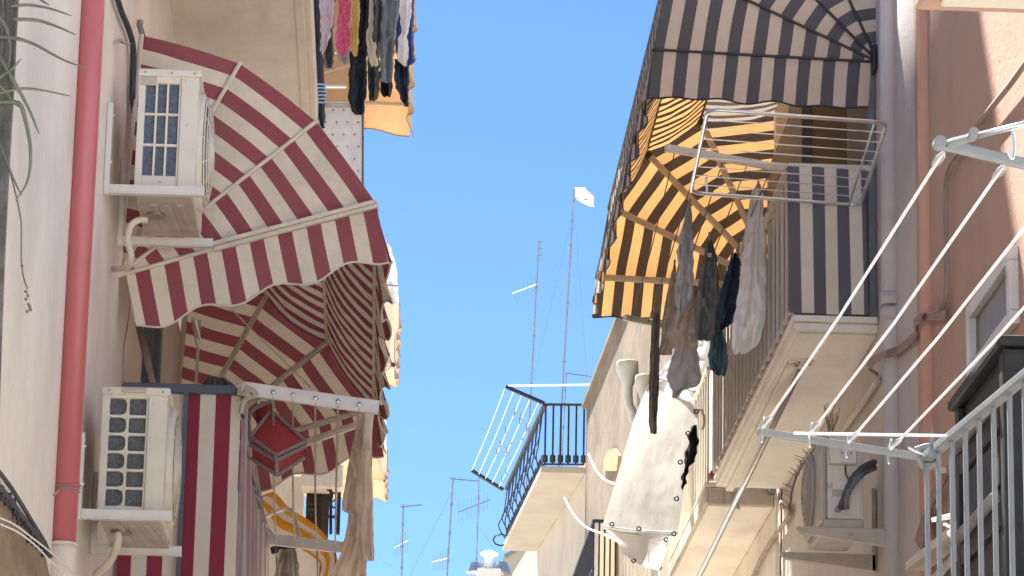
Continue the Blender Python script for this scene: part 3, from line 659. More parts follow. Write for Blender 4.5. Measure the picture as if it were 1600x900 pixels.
# cool bag
bag = thing('cooler_bag', 'dark red cool bag with grey piping hanging from the left rack', 'bag', P(430, 690, 18.4))
A, B, C_, D = P(424, 641, 18.55), P(391, 683, 18.42), P(431, 712, 18.25), P(478, 690, 18.42)
B2, C2, D2, A2 = P(393, 717, 18.46), P(433, 743, 18.3), P(475, 716, 18.46), P(426, 690, 18.7)
MB().hexa([B2, C2, D2, A2], [B, C_, D, A]).build('body', 'cooler', bag, True, bevel=.018)
for pq in ((B, C_), (C_, D), (D, A), (A, B), (C_, C2), (B2, C2), (C2, D2)):
    MB().tube([pq[0]+V((0, -.008, 0)), pq[1]+V((0, -.008, 0))], .011, 6).build('piping', 'piping', bag)
m1, m2, m3 = lerp(B, B2, .38), lerp(C_, C2, .3), lerp(D, D2, .3)
MB().tube([m1+V((0, -.012, 0)), m2+V((0, -.016, 0)), m3+V((0, -.012, 0))], .013, 6).build('zip', 'piping', bag)
MB().tube(curve([P(393, 690, 18.4), P(388, 660, 18.5), P(396, 640, 18.55), P(424, 628, 18.5), P(425, 642, 18.5)]), .012, 8).build('strap', 'piping', bag, True)
cloth('lid_flap', [(627, 408, 425), (640, 394, 426), (655, 400, 424), (668, 402, 420)], 18.62, 'cooler', parent=bag, folds=1, amp=.02)
MB().tube([P(425, 628, 18.2), P(424, 643, 18.5)], .006, 6).build('hook', 'steel', bag)
# hemp cloths at the rack's tip
cloth('hemp_cloth', [(640, 566, 576), (680, 557, 581), (740, 547, 582), (800, 546, 583), (840, 556, 584), (876, 560, 585)], 18.9, 'hemp', 'beige hemp cloth hanging from the tip of the left rack', 'cloth', folds=1.1, amp=.035, seed=2, solid=0, cr=.3, wob=1)
cloth('hemp_cloth', [(668, 556, 566), (720, 545, 566), (770, 537, 566), (797, 533, 566), (803, 546, 566), (838, 543, 562)], 18.75, 'hemp', 'short front flap of beige cloth over the longer hemp sheet', 'cloth', folds=1.2, amp=.04, seed=5, solid=0, cr=.3, wob=1)
cloth('hemp_cloth', [(815, 548, 572), (840, 540, 573), (870, 530, 573), (905, 512, 573), (960, 500, 574)], 19.1, 'hemp', 'lower brown cloth reaching the bottom of the picture under the hemp sheet', 'cloth', folds=1.3, amp=.05, seed=8, solid=0, cr=.3, wob=1)
# yellow and white cloth, chair frame, far side screens below it
def band(name, top, bot, Y, mat, label, cat, su=2.2, amp=.12, sub=10):
    T_ = curve([P(*q, Y) for q in top], sub); B_ = curve([P(*q, Y) for q in bot], sub); n = len(T_)-1
    def fn(u, v):
        k = u*n; i = min(int(k), n-1); t = lerp(T_[i], T_[i+1], k-i); b_ = lerp(B_[i], B_[i+1], k-i)
        p = lerp(t, b_, v); d = amp*math.sin(math.pi*v)+.03*math.sin(v*11+u*5)
        return p+V((0, -d, 0)), (v*su, u)
    return tag(MB().grid(fn, n, 20).build(name, mat, None, True, solid=.004), label, cat)
band('striped_sheet', [(408, 778), (428, 770), (452, 795), (480, 812), (505, 832), (526, 868), (524, 915)],
     [(404, 786), (413, 820), (428, 842), (455, 852), (482, 866), (502, 886), (492, 915)], 23.4, 'yellow', 'yellow and white striped sheet billowing below the red awning', 'sheet')
fr = thing('chair_frame', 'bent metal chair frame in front of the yellow striped sheet', 'chair', P(450, 830, 23.0))
MB().tube(curve([P(412, 808, 23), P(440, 796, 23), P(452, 796, 23), P(459, 804, 23), P(468, 842, 23)]), .013, 8).build('tube_frame', 'steel', fr, True)
MB().tube(curve([P(412, 808, 23), P(420, 828, 23.1), P(434, 850, 23.1)]), .013, 8).build('tube_frame', 'steel', fr, True)
sbld = thing('balcony', 'far left balcony with dark shutters behind the yellow sheet', 'balcony', P(480, 830, 27))
a, b = P(470, 760, 27.3), P(536, 745, 27.3)
MB().box((a.x, 27.3, a.z), (b.x, 27.59, b.z+.1)).build('slab', 'plaster_cream', sbld, bevel=.01)
a, b = P(474, 905, 27.6), P(515, 764, 27.6); MB().box((a.x, 27.6, a.z), (b.x, 27.66, b.z+.15)).build('shutter', 'shutter_brown', sbld)
for k in range(16):
    z = lerp(a.z, b.z, (k+.5)/16); MB().hexa([(a.x+.01, 27.57, z-.03), (b.x-.06, 27.57, z-.03), (b.x-.06, 27.6, z+.0), (a.x+.01, 27.6, z+.0)], [(a.x+.01, 27.575, z-.02), (b.x-.06, 27.575, z-.02), (b.x-.06, 27.6, z+.02), (a.x+.01, 27.6, z+.02)]).build('slat', 'shutter_brown', sbld)
a, b = P(525, 834, 27.5), P(533, 764, 27.5); MB().box((a.x, 27.5, a.z), (b.x, 27.56, b.z)).build('shutter', 'shutter_dark', sbld)
a, b = P(400, 960, 27.9), P(476, 745, 27.9); MB().box((XL, 27.9, a.z-1), (b.x, 28.0, b.z)).build('side_screen', 'plaster_cream', sbld)
a, b = P(400, 960, 27.0), P(500, 848, 27.0); MB().box((XL, 27.0, a.z-1), (b.x, 27.05, b.z)).build('parapet', 'plaster_cream', sbld)
MB().tube([P(517, 835, 27.4), P(517, 765, 27.4)], .014, 5).build('iron_bar', 'iron', sbld)
MB().tube([P(509, 807, 27.4), P(528, 808, 27.4)], .014, 5).build('iron_bar', 'iron', sbld)
for q in ((517, 778), (520, 802), (512, 775)):
    c = P(*q, 27.4); MB().tube([c+V((.02*k*math.cos(k)*.35, 0, .02*k*math.sin(k)*.35)) for k in range(2, 9)], .008, 4).build('scroll', 'iron', sbld)
MB().bar(P(423, 861, 24.5), P(466, 851, 24.5), .04, .05).build('handrail', 'iron', sbld)
cloth('trousers', [(858, 437, 462), (872, 434, 466), (890, 430, 468), (930, 425, 472)], 24.4, 'pants', 'grey trousers hanging at the bottom left behind the striped screen', 'trousers', folds=2, amp=.06, seed=3)
# ---------------------------------------------------------------- upper left: dark curtain, dotted screen, laundry
dc = thing('balcony', 'upper left balcony with dark side curtain and pale dotted screen', 'balcony', P(500, 160, 25.5))
cloth('side_curtain', [(-20, 466, 498), (60, 468, 502), (110, 470, 506), (165, 476, 508), (200, 480, 508)], 25.2, 'stripe_dark', parent=dc, folds=4, amp=.03, nu=30)
for k in range(6):
    y = 132+5.6*k; MB().bar(P(493, y, 25.1), P(510, y+.5, 25.1), .02, .012).build('slat', 'chrome', dc)
cloth('screen', [(163, 493, 568), (230, 505, 568), (330, 520, 566)], 25.3, 'screen', parent=dc, folds=2.5, amp=.015, wob=.4)
for i in range(4):
    for j in range(8):
        x_, y_ = 503+17*i+6*(j % 2), 172+19*j
        if x_ < 562: MB().lathe([(0, .006), (.008, .004), (.009, 0)], P(x_, y_, 25.26), (0, -1, 0), 6).build('stud', 'piping', dc)
for k in range(34): MB().box(P(565, 168+4.2*k, 25.28), P(568.5, 170+4.2*k, 25.26)).build('edge_tooth', 'shutter_grey', dc)
MB().bar(P(494, 163, 25.25), P(570, 166, 25.25), .03, .03).build('handrail', 'cream_metal', dc)
lr = thing('clothes_rack', 'laundry rack with thin rods at the top left', 'clothes rack', P(570, -30, 26))
for (y, Y) in ((-25, 24.85), (-32, 25.2), (-18, 25.6)):
    MB().tube([P(494, y, Y), P(650, y+8, Y)], .008, 6).build('rod', 'chrome', lr)
MB().bar(P(496, -26, 25.5), P(500, -10, 27.0), .03, .03).build('arm', 'white_metal', lr)
MB().bar(P(648, -22, 25.5), P(640, -6, 27.0), .03, .03).build('arm', 'white_metal', lr)
MB().tube([P(507, 135, 26.2), P(541, 135, 26.2)], .014, 6).build('lower_rod', 'chrome', lr)
MB().tube([P(499, 81, 26.2), P(527, 82, 26.2)], .010, 6).build('lower_rod', 'chrome', lr)
GL = 'laundry at the top left'
T0 = -28
for nm, rows, Y, m_, lab, cat in [
    ('blouse', [(T0, 497, 522), (20, 500, 522), (52, 502, 517), (80, 500, 509)], 25.6, 'lilac', 'lilac lace blouse, leftmost of the top laundry', 'blouse'),
    ('vest', [(T0, 500, 526), (55, 505, 520), (85, 503, 522), (106, 509, 519)], 26.3, 'grey_dark', 'dark vest hanging behind the lilac blouse', 'vest'),
    ('dress', [(T0, 526, 549), (20, 528, 547), (50, 526, 547), (70, 524, 547), (88, 530, 540)], 25.6, 'pink', 'bright pink dress with rose print in the top laundry', 'dress'),
    ('underskirt', [(60, 527, 546), (85, 526, 547), (99, 532, 543)], 26.0, 'grey', 'grey hem showing under the pink dress', 'skirt'),
    ('towel', [(T0, 544, 562), (10, 551, 562), (50, 549, 561), (75, 546, 560), (88, 554, 558)], 25.6, 'lemon', 'yellow towel between the pink dress and black trousers', 'towel'),
    ('trousers', [(T0, 560, 578), (25, 561, 577), (72, 548, 575), (90, 546, 573), (130, 545, 573), (152, 544, 573), (158, 545, 570), (174, 549, 570), (179, 556, 566)], 25.9, 'black', 'long black trousers, lowest hanging of the top laundry', 'trousers'),
    ('shirt', [(T0, 578, 598), (25, 577, 588), (60, 572, 586), (80, 574, 588), (103, 580, 590)], 25.6, 'ivory', 'ivory shirt tail beside the black trousers', 'shirt'),
    ('leggings', [(T0, 574, 600), (95, 574, 593), (140, 575, 594), (158, 577, 588)], 26.2, 'charcoal', 'charcoal leggings behind the ivory shirt', 'leggings'),
    ('jeans', [(T0, 588, 624), (40, 592, 620), (100, 594, 615), (126, 595, 613), (129, 598, 610)], 25.8, 'denim', 'long grey jeans in the middle of the top laundry', 'jeans'),
    ('sock', [(T0, 581, 596), (30, 583, 597), (50, 583, 596), (66, 583, 594)], 25.5, 'charcoal', 'dark sock hanging in front of the grey jeans', 'sock'),
    ('shorts', [(100, 593, 613), (140, 594, 613), (151, 598, 610)], 26.3, 'black', 'black shorts showing below the grey jeans', 'shorts'),
    ('shirt', [(T0, 622, 644), (20, 624, 643), (50, 628, 638), (58, 622, 636), (75, 623, 638), (92, 619, 637), (103, 631, 636)], 25.5, 'white', 'white shirt tied at the waist, right end of the top laundry', 'shirt'),
    ('jacket', [(T0, 618, 648), (30, 619, 646), (70, 617, 646), (95, 621, 648), (101, 634, 643)], 26.0, 'blue', 'blue jacket behind the white tied shirt', 'jacket'),
    ('trousers', [(92, 616, 640), (125, 616, 639), (145, 622, 639), (158, 627, 638), (162, 630, 636)], 26.1, 'navy', 'navy trousers, rightmost of the dark trousers in the top laundry', 'trousers')]:
    cloth(nm, rows, Y-.75, m_, lab, cat, GL, folds=1.6, amp=.04, seed=rows[0][1] % 13+len(lab)*.37)
# ---------------------------------------------------------------- right balconies
b1 = thing('balcony', 'right balcony with cream bars and a brown striped end screen', 'balcony', (2.7, 22.8, 6.8))
xf = P(1241, 500, 20.4).x; zs1 = P(1241, 493, 20.4).z; zu = zs1-.09; YF = 25.3
MB().box((xf, 20.4, zu), (XR, YF, zs1-.045)).build('slab', 'plaster_soffit', b1)
MB().box((xf-.015, 20.37, zs1-.042), (XR, YF+.02, zs1)).build('slab_lip', 'plaster_cream', b1, bevel=.008)
MB().box((xf+.03, 20.46, zu-.012), (XR, YF-.04, zu-.002)).build('soffit_panel', 'plaster_soffit', b1, bevel=.004)
zr1 = P(1228, 259, 20.4).z
MB().bar((xf-.03, 20.4, zr1), (XR-.04, 20.4, zr1), .03, .03).build('handrail', 'cream_metal', b1)
MB().bar((xf-.03, 20.4, zr1), (xf-.03, YF, zr1), .04, .03).build('handrail', 'cream_metal', b1)
MB().bar((xf-.0, 20.4, zs1+.06), (xf-.0, YF, zs1+.06), .03, .02).build('bottom_rail', 'cream_metal', b1)
bm = MB().box((-.010, -.009, 0), (.010, .009, zr1-zs1-.02)); first = None
for k in range(21):
    y = lerp(20.43, YF-.03, k/20)
    if first is None:
        first = bm.build('baluster', 'cream_metal', b1); first.location = V((xf-.015, y, zs1+.01))-b1.location
        me = first.data
        for v_ in me.vertices: v_.co += b1.location
        for v_ in me.vertices: pass
    else:
        c = first.copy(); COL.objects.link(c); c.parent = b1; c.location = V((xf-.015, y, zs1+.01))-b1.location
def fn(u, v):
    y = lerp(20.5, YF-.05, u); z = lerp(zr1-.03, zs1+.02, v)
    return V((xf+.05+.012*math.sin(y*9+v)+.01*noise.noise(V((y*3, z*2, 1))), y, z)), (u*6, v)
MB().grid(fn, 60, 10).build('front_screen', 'gap_brown', b1, True)  # dark sheet added behind the bars to darken the gaps
xa, xb = P(1229, 262, 20.4).x, P(1351, 262, 20.4).x
def fn(u, v):
    x = lerp(xa, xb, u); z = lerp(zr1-.01, zs1+.01, v)
    return V((x+.012*v, 20.375+.010*math.sin(u*9+v*3)+.008*noise.noise(V((x*5, z*2, 4))), z)), ((x-xa)/.155, v)
MB().grid(fn, 24, 14).build('end_screen', 'panel_brown', b1, True)
MB().box((xb+.01, 20.55, zs1), (XR, 20.58, zr1-.02)).build('shade_board', 'shutter_blue', b1)  # dark board added where the wall behind lies in shade
# doors behind the balcony
def wallbox(px0, px1, z0, z1, d, nm, m_, par):
    y0, y1 = PX(px0, 220, XR).y, PX(px1, 220, XR).y
    return MB().box((XR-d, min(y0, y1), z0), (XR+.001, max(y0, y1), z1)).build(nm, m_, par, bevel=.006)
zq = P(1270, 160, 23).z+.4
wallbox(1368, 1335, zs1, zq, .05, 'door_frame', 'shutter_grey', rb2)
wallbox(1334, 1300, zs1, zq, .03, 'door_leaf', 'shutter_dark', rb2)
wallbox(1299, 1272, zs1, zq, .02, 'door_leaf', 'shutter_dark', rb2)
wallbox(1270, 1248, zs1, zq, .08, 'door_frame', 'shutter_grey', rb2)
wallbox(1246, 1214, zs1, zq, .05, 'shutter', 'shutter_grey', rb2)
wallbox(1213, 1183, zs1, zq, .05, 'shutter', 'shutter_grey', rb2)
# end plate, slat and long metal pole slung under the slab
pl = thing('metal_pole', 'long shiny metal pole slung under the right balcony', 'pole', PZ(1250, 566, zu))
e0 = PZ(1252, 566, zu-.02); MB().lathe([(0, .02), (.075, .018), (.085, 0)], e0+V((0, 0, .01)), (0, 0, -1), 18).build('end_plate', 'plaster_cream', pl)
for k in range(6):
    a_ = k/6*2*math.pi; MB().lathe([(0, .012), (.012, .01), (.014, 0)], e0+V((.05*math.cos(a_), .05*math.sin(a_), -.01)), (0, 0, -1), 8).build('screw', 'steel', pl)
pa, pb = e0+V((-.01, .02, -.06)), P(1091, 903, 24.9)
MB().tube([pa, pb], .020, 12).build('tube', 'steel', pl, True)
MB().bar(e0+V((-.06, .05, -.02)), PZ(1140, 765, zu-.02), .06, .03).build('slat', 'plaster_cream', pl, bevel=.006)
MB().tube(curve([P(1152, 788, 23.8), P(1155, 795, 23.8), P(1150, 792, 23.8), P(1152, 782, 23.8)]), .008, 6).build('ring', 'steel', pl)
# second right balcony
b2 = thing('balcony', 'lower looking right balcony beyond, with cream bars under the tarpaulin', 'balcony', (2.6, 27.5, 6.9))
xg = P(1107, 760, 26.0).x; z2 = P(1150, 762, 26.0).z; zu2 = P(1150, 792, 26.0).z; Y2 = 29.4
MB().box((xg, 26.0, zu2), (XR, Y2, z2)).build('slab', 'plaster_cream', b2, bevel=.01)
MB().box((xg+.02, 25.985, zu2+.02), (XR-.02, 25.999, z2-.02)).build('fascia', 'fascia', b2)
MB().box((xg-.03, 25.97, z2+.002), (XR, Y2+.02, z2+.035)).build('slab_lip', 'plaster_cream', b2, bevel=.008)
MB().box((xg-.025, 26.0, zu2+.03), (xg-.001, Y2, z2-.0)).build('edge_moulding', 'fascia', b2)
zr2 = z2+.95
for k in range(17):
    y = lerp(26.05, Y2, k/16); MB().box((xg-.008, y-.011, z2+.036), (xg+.008, y+.011, zr2)).build('baluster', 'cream_metal', b2)
for k in range(1, 5):
    x = lerp(xg, XR, k/5); MB().box((x-.01, 26.04, z2+.036), (x+.01, 26.06, zr2)).build('baluster', 'cream_metal', b2)
MB().bar((xg, 26.0, zr2), (xg, Y2, zr2), .04, .03).build('handrail', 'cream_metal', b2)
MB().bar((xg+.021, 26.0, zr2), (XR, 26.0, zr2), .04, .03).build('handrail', 'cream_metal', b2)
MB().box(P(1114, 560, 26.3)+V((0, 0, 0)), P(1125, 752, 26.34)).build('post', 'arm_grey', b2)
pot = MB().box(P(1110, 734, 25.95)+V((0, 0, 0)), P(1127, 753, 26.15)); tag(pot.build('planter', 'terracotta', None, bevel=.01), 'small red planter tucked between the two right balconies', 'planter')
# third balcony with black bars low on the stone facade
b3 = thing('balcony', 'dark barred balcony low on the stone facade', 'balcony', P(915, 880, 44))
a, b = P(928, 814, 43), P(943, 814, 43); f_ = P(891, 873, 48)
zr3 = a.z; zb3 = a.z-1.0
MB().bar((a.x, 43, zr3), (XR, 43, zr3), .04, .04).build('handrail', 'iron', b3)
MB().bar((a.x, 43, zr3), (f_.x, 48, zr3), .04, .04).build('handrail', 'iron', b3)
MB().bar((a.x, 43, zr3-.62), (f_.x, 48, zr3-.62), .03, .03).build('cross_rail', 'iron', b3)
for k in range(24):
    p = lerp(V((a.x, 43, 0)), V((f_.x, 48, 0)), k/23); MB().bar((p.x, p.y, zb3-.3), (p.x, p.y, zr3), .022, .022).build('baluster', 'iron', b3)
for k in range(1, 5):
    x = lerp(a.x, XR, k/5); MB().bar((x, 43, zb3-.3), (x, 43, zr3), .022, .022).build('baluster', 'iron', b3)
# cream bars under the tarp's lower corner
b4 = thing('balcony', 'cream barred balcony under the loose corner of the tarpaulin', 'balcony', P(990, 900, 34))
for k in range(9):
    p = P(972+5.4*k, 872+1.5*k, 34-.35*k); MB().bar((p.x, p.y, p.z-1.0), p+V((0, 0, .25)), .022, .022).build('baluster', 'cream_metal', b4)
MB().bar(P(968, 868, 34.2)+V((0, 0, .25)), P(1022, 885, 30.8)+V((0, 0, .25)), .04, .03).build('handrail', 'cream_metal', b4)
p = P(1030, 905, 30); MB().box((p.x, 30, p.z-1), (p.x+.25, 30.1, p.z+1.0)).build('panel', 'white_metal', b4)
# rain hoppers
for (q, lab, s) in (((982, 568), 'pale rain hopper with bent pipe on the stone facade', 1), ((1008, 590), 'second pale hopper half hidden by the dark hanging strip', .8)):
    Y = 40.5 if s == 1 else 38.5
    h = thing('rain_hopper', lab, 'rain hopper', P(*q, Y), 'rain hoppers'); c = P(*q, Y)
    MB().lathe([(.0, .0), (.14*s, 0), (.15*s, -.02), (.15*s, -.10), (.06*s, -.30), (.055*s, -.34)], c+V((0, 0, .02)), (0, 0, 1), 18).build('funnel', 'hopper', h, True)
    MB().tube(curve([c+V((0, 0, -.28)), c+V((.01, 0, -.5)), c+V((.06, 0, -.62)), c+V((.08, -.02, -.74))]), .055*s, 12).build('pipe', 'hopper', h, True)
tag(tb([P(920, 710, 37), P(930, 733, 36), P(943, 748, 34), P(962, 758, 27.6)], .012).build('rope', 'rope', None, True), 'upper pale rope tying the tarpaulin to the stone facade', 'rope', 'tarpaulin ropes')
tag(tb([P(882, 778, 42), P(895, 802, 40), P(915, 823, 37), P(945, 836, 30), P(966, 847, 27.5)], .012).build('rope', 'rope', None, True), 'lower pale rope running from the far balcony to the tarpaulin corner', 'rope', 'tarpaulin ropes')
# tarpaulin
tp = thing('tarpaulin', 'large off-white tarpaulin with eyelets hanging beside the right balconies', 'tarpaulin', P(1020, 830, 29.5))
def sheet(left, right, Y0, Y1, mat, nm, par, amp, seed):
    L_, R_ = curve([P(*q, Y0) for q in left], 8), curve([P(*q, Y1) for q in right], 8); n = len(L_)-1
    def fn(u, v):
        k = v*n; i = min(int(k), n-1); p = lerp(lerp(L_[i], L_[i+1], k-i), lerp(R_[i], R_[i+1], k-i), u)
        d = amp*noise.noise(V((u*2+seed, v*2.5, seed)))+amp*.35*math.sin(u*7+v*4+2*noise.noise(V((u*2, v*2, seed))))+amp*.14*noise.noise(V((u*5, v*16, seed)))
        return p+V((0, d, -.012*math.sin(math.pi*u)*(1+v))), (u, v)
    return MB().grid(fn, 30, 44).build(nm, mat, par, True)
tsh = sheet([(1013, 600), (989, 660), (964, 745), (940, 826)], [(1094, 636), (1083, 690), (1069, 765), (1058, 836)], 27.4, 25.9, 'tarp', 'sheet', tp, .05, 3)
sheet([(943, 824), (955, 838), (967, 850), (970, 864)], [(1050, 834), (1044, 852), (1037, 872), (1030, 891)], 27.43, 25.96, 'tarp_white', 'loose_corner', tp, .03, 6)
MB().tube([P(941, 822, 27.36), P(1000, 829, 26.62), P(1058, 832, 25.86)], .006, 5).build('hem', 'tarp_white', tsh)
for q in ((956, 819), (998, 826), (1053, 834), (1041, 843), (990, 876), (1030, 887), (1057, 779), (1063, 722), (1075, 677), (1088, 643)):
    c = P(*q, lerp(27.35, 25.85, (q[0]-945)/115)-.07); MB().tube([c+V((.016*math.cos(k/10*2*math.pi), 0, .016*math.sin(k/10*2*math.pi))) for k in range(11)], .006, 5).build('eyelet', 'iron', tsh)
MB().tube(curve([P(1010, 610, 27.38), P(1018, 598, 27.3), P(1034, 592, 27.0), P(1060, 602, 26.4), P(1085, 612, 25.88)]), .012, 6).build('hem_rope', 'tarp_white', tp)
MB().tube(curve([P(1088, 645, 25.85), P(1096, 640, 25.85), P(1100, 655, 25.85), P(1098, 672, 25.85)]), .01, 6).build('lashing', 'rope', tp)
cloth('white_sheet', [(522, 1085, 1118), (560, 1048, 1114), (600, 1018, 1108), (640, 1005, 1100), (690, 1005, 1090)], 27.7, 'tarp_white', 'bright white sheet behind the hanging laundry on the right', 'sheet', folds=1.2, amp=.08, seed=4)
cloth('bin_bag', [(664, 1084, 1089), (680, 1076, 1092), (705, 1072, 1092), (722, 1070, 1086), (726, 1069, 1078), (745, 1066, 1072), (766, 1064, 1068)], 25.75, 'bin_bag', 'torn black plastic hanging on the tarpaulin edge', 'plastic bag', folds=1.5, amp=.08, seed=3, wob=4)
# laundry under the orange awning, on lines between two arms
rr = thing('clothes_rack', 'cream arms of the laundry rack on the right balcony', 'clothes rack', (2.0, 22, zr1))
zk = zr1+.0
a0, a1 = PZ(1040, 231, zk), PZ(1228, 264, zk); f0, f1 = PZ(976, 496, zk), PZ(1022, 506, zk)
MB().bar(a0, a1, .04, .045).build('arm', 'cream_metal', rr, bevel=.004); MB().bar(f0, f1+(f1-f0)*1.8, .04, .045).build('arm', 'cream_metal', rr, bevel=.004)
for k in range(5):
    t = .08+.2*k; a, b = lerp(a0, a1, t), lerp(f0, f1+(f1-f0)*1.8, t)
    MB().tube([a, lerp(a, b, .5)-V((0, 0, .05)), b], .004, 5).build('line', 'charcoal', rr)
GR = 'laundry on the right balcony rack'
for nm, rows, Y, m_, lab, cat in [
    ('top', [(320, 1076, 1080), (350, 1067, 1080), (395, 1058, 1081), (420, 1062, 1083), (450, 1056, 1081), (475, 1057, 1074), (494, 1060, 1066)], 22.1, 'grey', 'light grey sleeveless top, leftmost of the upper garments', 'top'),
    ('blouse', [(415, 1052, 1056), (440, 1046, 1058), (490, 1036, 1058), (530, 1033, 1052), (555, 1028, 1050)], 22.9, 'taupe', 'beige blouse hanging beside the dark strip', 'blouse'),
    ('blouse', [(455, 1082, 1088), (490, 1050, 1088), (520, 1042, 1086), (545, 1050, 1088)], 22.8, 'taupe', 'crumpled brown blouse behind the grey top', 'blouse'),
    ('shirt', [(372, 1106, 1110), (395, 1102, 1118), (440, 1094, 1121), (490, 1089, 1121), (515, 1088, 1118), (528, 1089, 1110), (532, 1093, 1106)], 22.2, 'grey_dark', 'dark green-grey shirt with a white tag', 'shirt'),
    ('trousers', [(395, 1144, 1154), (420, 1138, 1155), (470, 1124, 1152), (505, 1121, 1142), (517, 1122, 1128)], 22.0, 'navy', 'navy trousers with ragged edge between two shirts', 'trousers'),
    ('net_bag', [(510, 1120, 1126), (530, 1112, 1132), (560, 1108, 1135), (575, 1111, 1134), (586, 1120, 1131)], 22.6, 'teal', 'teal printed cloth dangling below the navy trousers', 'cloth'),
    ('nightshirt', [(288, 1182, 1188), (310, 1173, 1192), (380, 1164, 1193), (450, 1158, 1194), (500, 1150, 1192), (540, 1146, 1182), (553, 1148, 1166)], 21.5, 'print', 'pale printed nightshirt, largest of the right laundry', 'nightshirt'),
    ('blouse', [(360, 1166, 1172), (390, 1155, 1172), (412, 1158, 1168)], 21.7, 'ivory', 'small ivory sleeve tucked beside the printed nightshirt', 'blouse'),
    ('skirt', [(520, 1066, 1084), (560, 1052, 1090), (590, 1046, 1094), (604, 1048, 1086), (610, 1052, 1066), (622, 1050, 1056)], 23.4, 'grey', 'grey-brown skirt lowest of the right laundry before the tarpaulin', 'skirt'),
    ('strip_of_cloth', [(488, 1021, 1032), (520, 1017, 1031), (600, 1014, 1030), (660, 1014, 1026), (678, 1016, 1026)], 22.9, 'umber', 'long dark strip of cloth left of the laundry', 'cloth')]:
    o = cloth(nm, rows, Y, m_, lab, cat, GR, folds=1.4, amp=.045, wide=1.0 if 'strip' in lab else 1.16, wob=.8 if 'strip' in lab else 2.2, seed=rows[0][0] % 11+len(lab)*.37)
    yk, k0, k1 = rows[0]
    for kx in ((k0+k1)/2,) if k1-k0 < 7 else (k0+1, k1-1):
        p = P(kx, yk+1, Y-.02); MB().box(p+V((-.006, -.012, -.03)), p+V((.006, .012, .045))).build('peg', 'wood', rr)
    if 'white tag' in lab:
        a = P(1105, 395, Y-.06); MB().box(a, a+V((.03, .004, -.03))).build('tag', 'white', o)
MB().tube(curve([P(1100, 532, 22.3), P(1099, 545, 22.3), P(1101, 556, 22.3)]), .006, 5)
# chrome folding rack reaching out over the street
zc_ = P(1079, 301, 20.22).z
ck = thing('clothes_rack', 'chrome folding airer with eight wires in front of the balcony end', 'clothes rack', (2.4, 19.6, zc_))
cor = [PZ(1106, 171, zc_), PZ(1386, 192, zc_), PZ(1344, 321, zc_), PZ(1079, 301, zc_)]
path = []
for i in range(4):
    p, q, r_ = cor[i-1], cor[i], cor[(i+1) % 4]
    a, b = q+(p-q).normalized()*.09, q+(r_-q).normalized()*.09
    path += [lerp(lerp(a, q, t), lerp(q, b, t), t) for t in (0, .25, .5, .75, 1)]
MB().tube(path+[path[0]], .012, 10, False).build('frame', 'chrome', ck, True)
for k in range(1, 9):
    t = k/9; MB().tube([lerp(cor[0], cor[3], t), lerp(cor[1], cor[2], t)], .0035, 6).build('wire', 'chrome', ck)
for t in (.12, .93):
    MB().tube([lerp(cor[0], cor[1], t)-V((0, 0, .0)), lerp(cor[3], cor[2], t)-V((0, 0, .02))], .006, 6).build('cross_wire', 'chrome', ck) if t > .5 else None
for t in (.1, .9):
    p = lerp(cor[3], cor[2], t); MB().tube(curve([p, p+V((0, .05, .03)), p+V((0, .09, .15))]), .008, 6).build('hook', 'chrome', ck)
# ---------------------------------------------------------------- near right: slab corner, railing, rack, window, dark bay
us = thing('balcony_slab', 'pink edged underside of a balcony at the top right corner', 'balcony', (2.4, 10, 5.4))
Yc = 11.0; c = P(1430, 17, Yc); zq = c.z
MB().box((c.x, 8.6, zq), (XR, Yc, zq+.14)).build('slab', 'plaster_pink', us, bevel=.015)
MB().box((c.x+.07, 8.6, zq-.02), (XR, Yc-.10, zq-.001)).build('soffit_panel', 'plaster_cream', us, bevel=.01)
wn = thing('window', 'small slanting-looking window in the pink wall with pale frame', 'window', PX(1560, 480, XR))
y0, y1 = PX(1593, 450, XR).y, PX(1524, 520, XR).y; zt_, zb_ = PX(1558, 432, XR).z, PX(1562, 548, XR).z
MB().box((XR-.012, y0+.06, zb_+.06), (XR-.004, y1-.06, zt_-.06)).build('pane', 'glass', wn)
for (u0, u1, v0, v1) in ((y0, y1, zt_-.07, zt_), (y0, y1, zb_, zb_+.07), (y0, y0+.09, zb_+.071, zt_-.071), (y1-.09, y1, zb_+.071, zt_-.071)):
    MB().box((XR-.05, u0, v0), (XR, u1, v1)).build('frame', 'white_metal', wn, bevel=.006)
by = thing('shuttered_bay', 'dark wooden shuttered bay behind the grey railing', 'bay window', (2.8, 15.5, 3))
xb_ = 2.72; yF, yN = PX(1491, 620, xb_).y, PX(1567, 545, xb_).y; zt_ = (PX(1491, 611, xb_).z+PX(1567, 541, xb_).z)/2
MB().box((xb_+.03, yN+.03, 1.0), (XR, yF-.03, zt_-.05)).build('body', 'shutter_dark', by, bevel=.01)
MB().box((xb_-.03, yN-.03, zt_-.05), (XR, yF+.03, zt_)).build('cornice', 'shutter_dark', by, bevel=.012)
for y in (yF-.05, yN+.06): MB().box((xb_, y-.05, 1), (xb_+.035, y+.05, zt_-.055)).build('stile', 'shutter_dark', by, bevel=.008)
MB().box((xb_, yN, 1), (xb_+.1, yN+.035, zt_-.055)).build('stile', 'shutter_dark', by, bevel=.008)
for px, py in ((1520, 700), (1512, 855)):
    z = PX(px, py, xb_).z
    MB().box((xb_, yN+.12, z-.05), (xb_+.035, yF-.11, z+.05)).build('mid_rail', 'shutter_dark', by, bevel=.006)
    MB().tube([(xb_-.02, yN+.15, z+.07), (xb_-.02, yF-.15, z+.07)], .028, 12).build('roller_bar', 'arm_grey', by, True)
zA, zT = PX(1520, 700, xb_).z, zt_
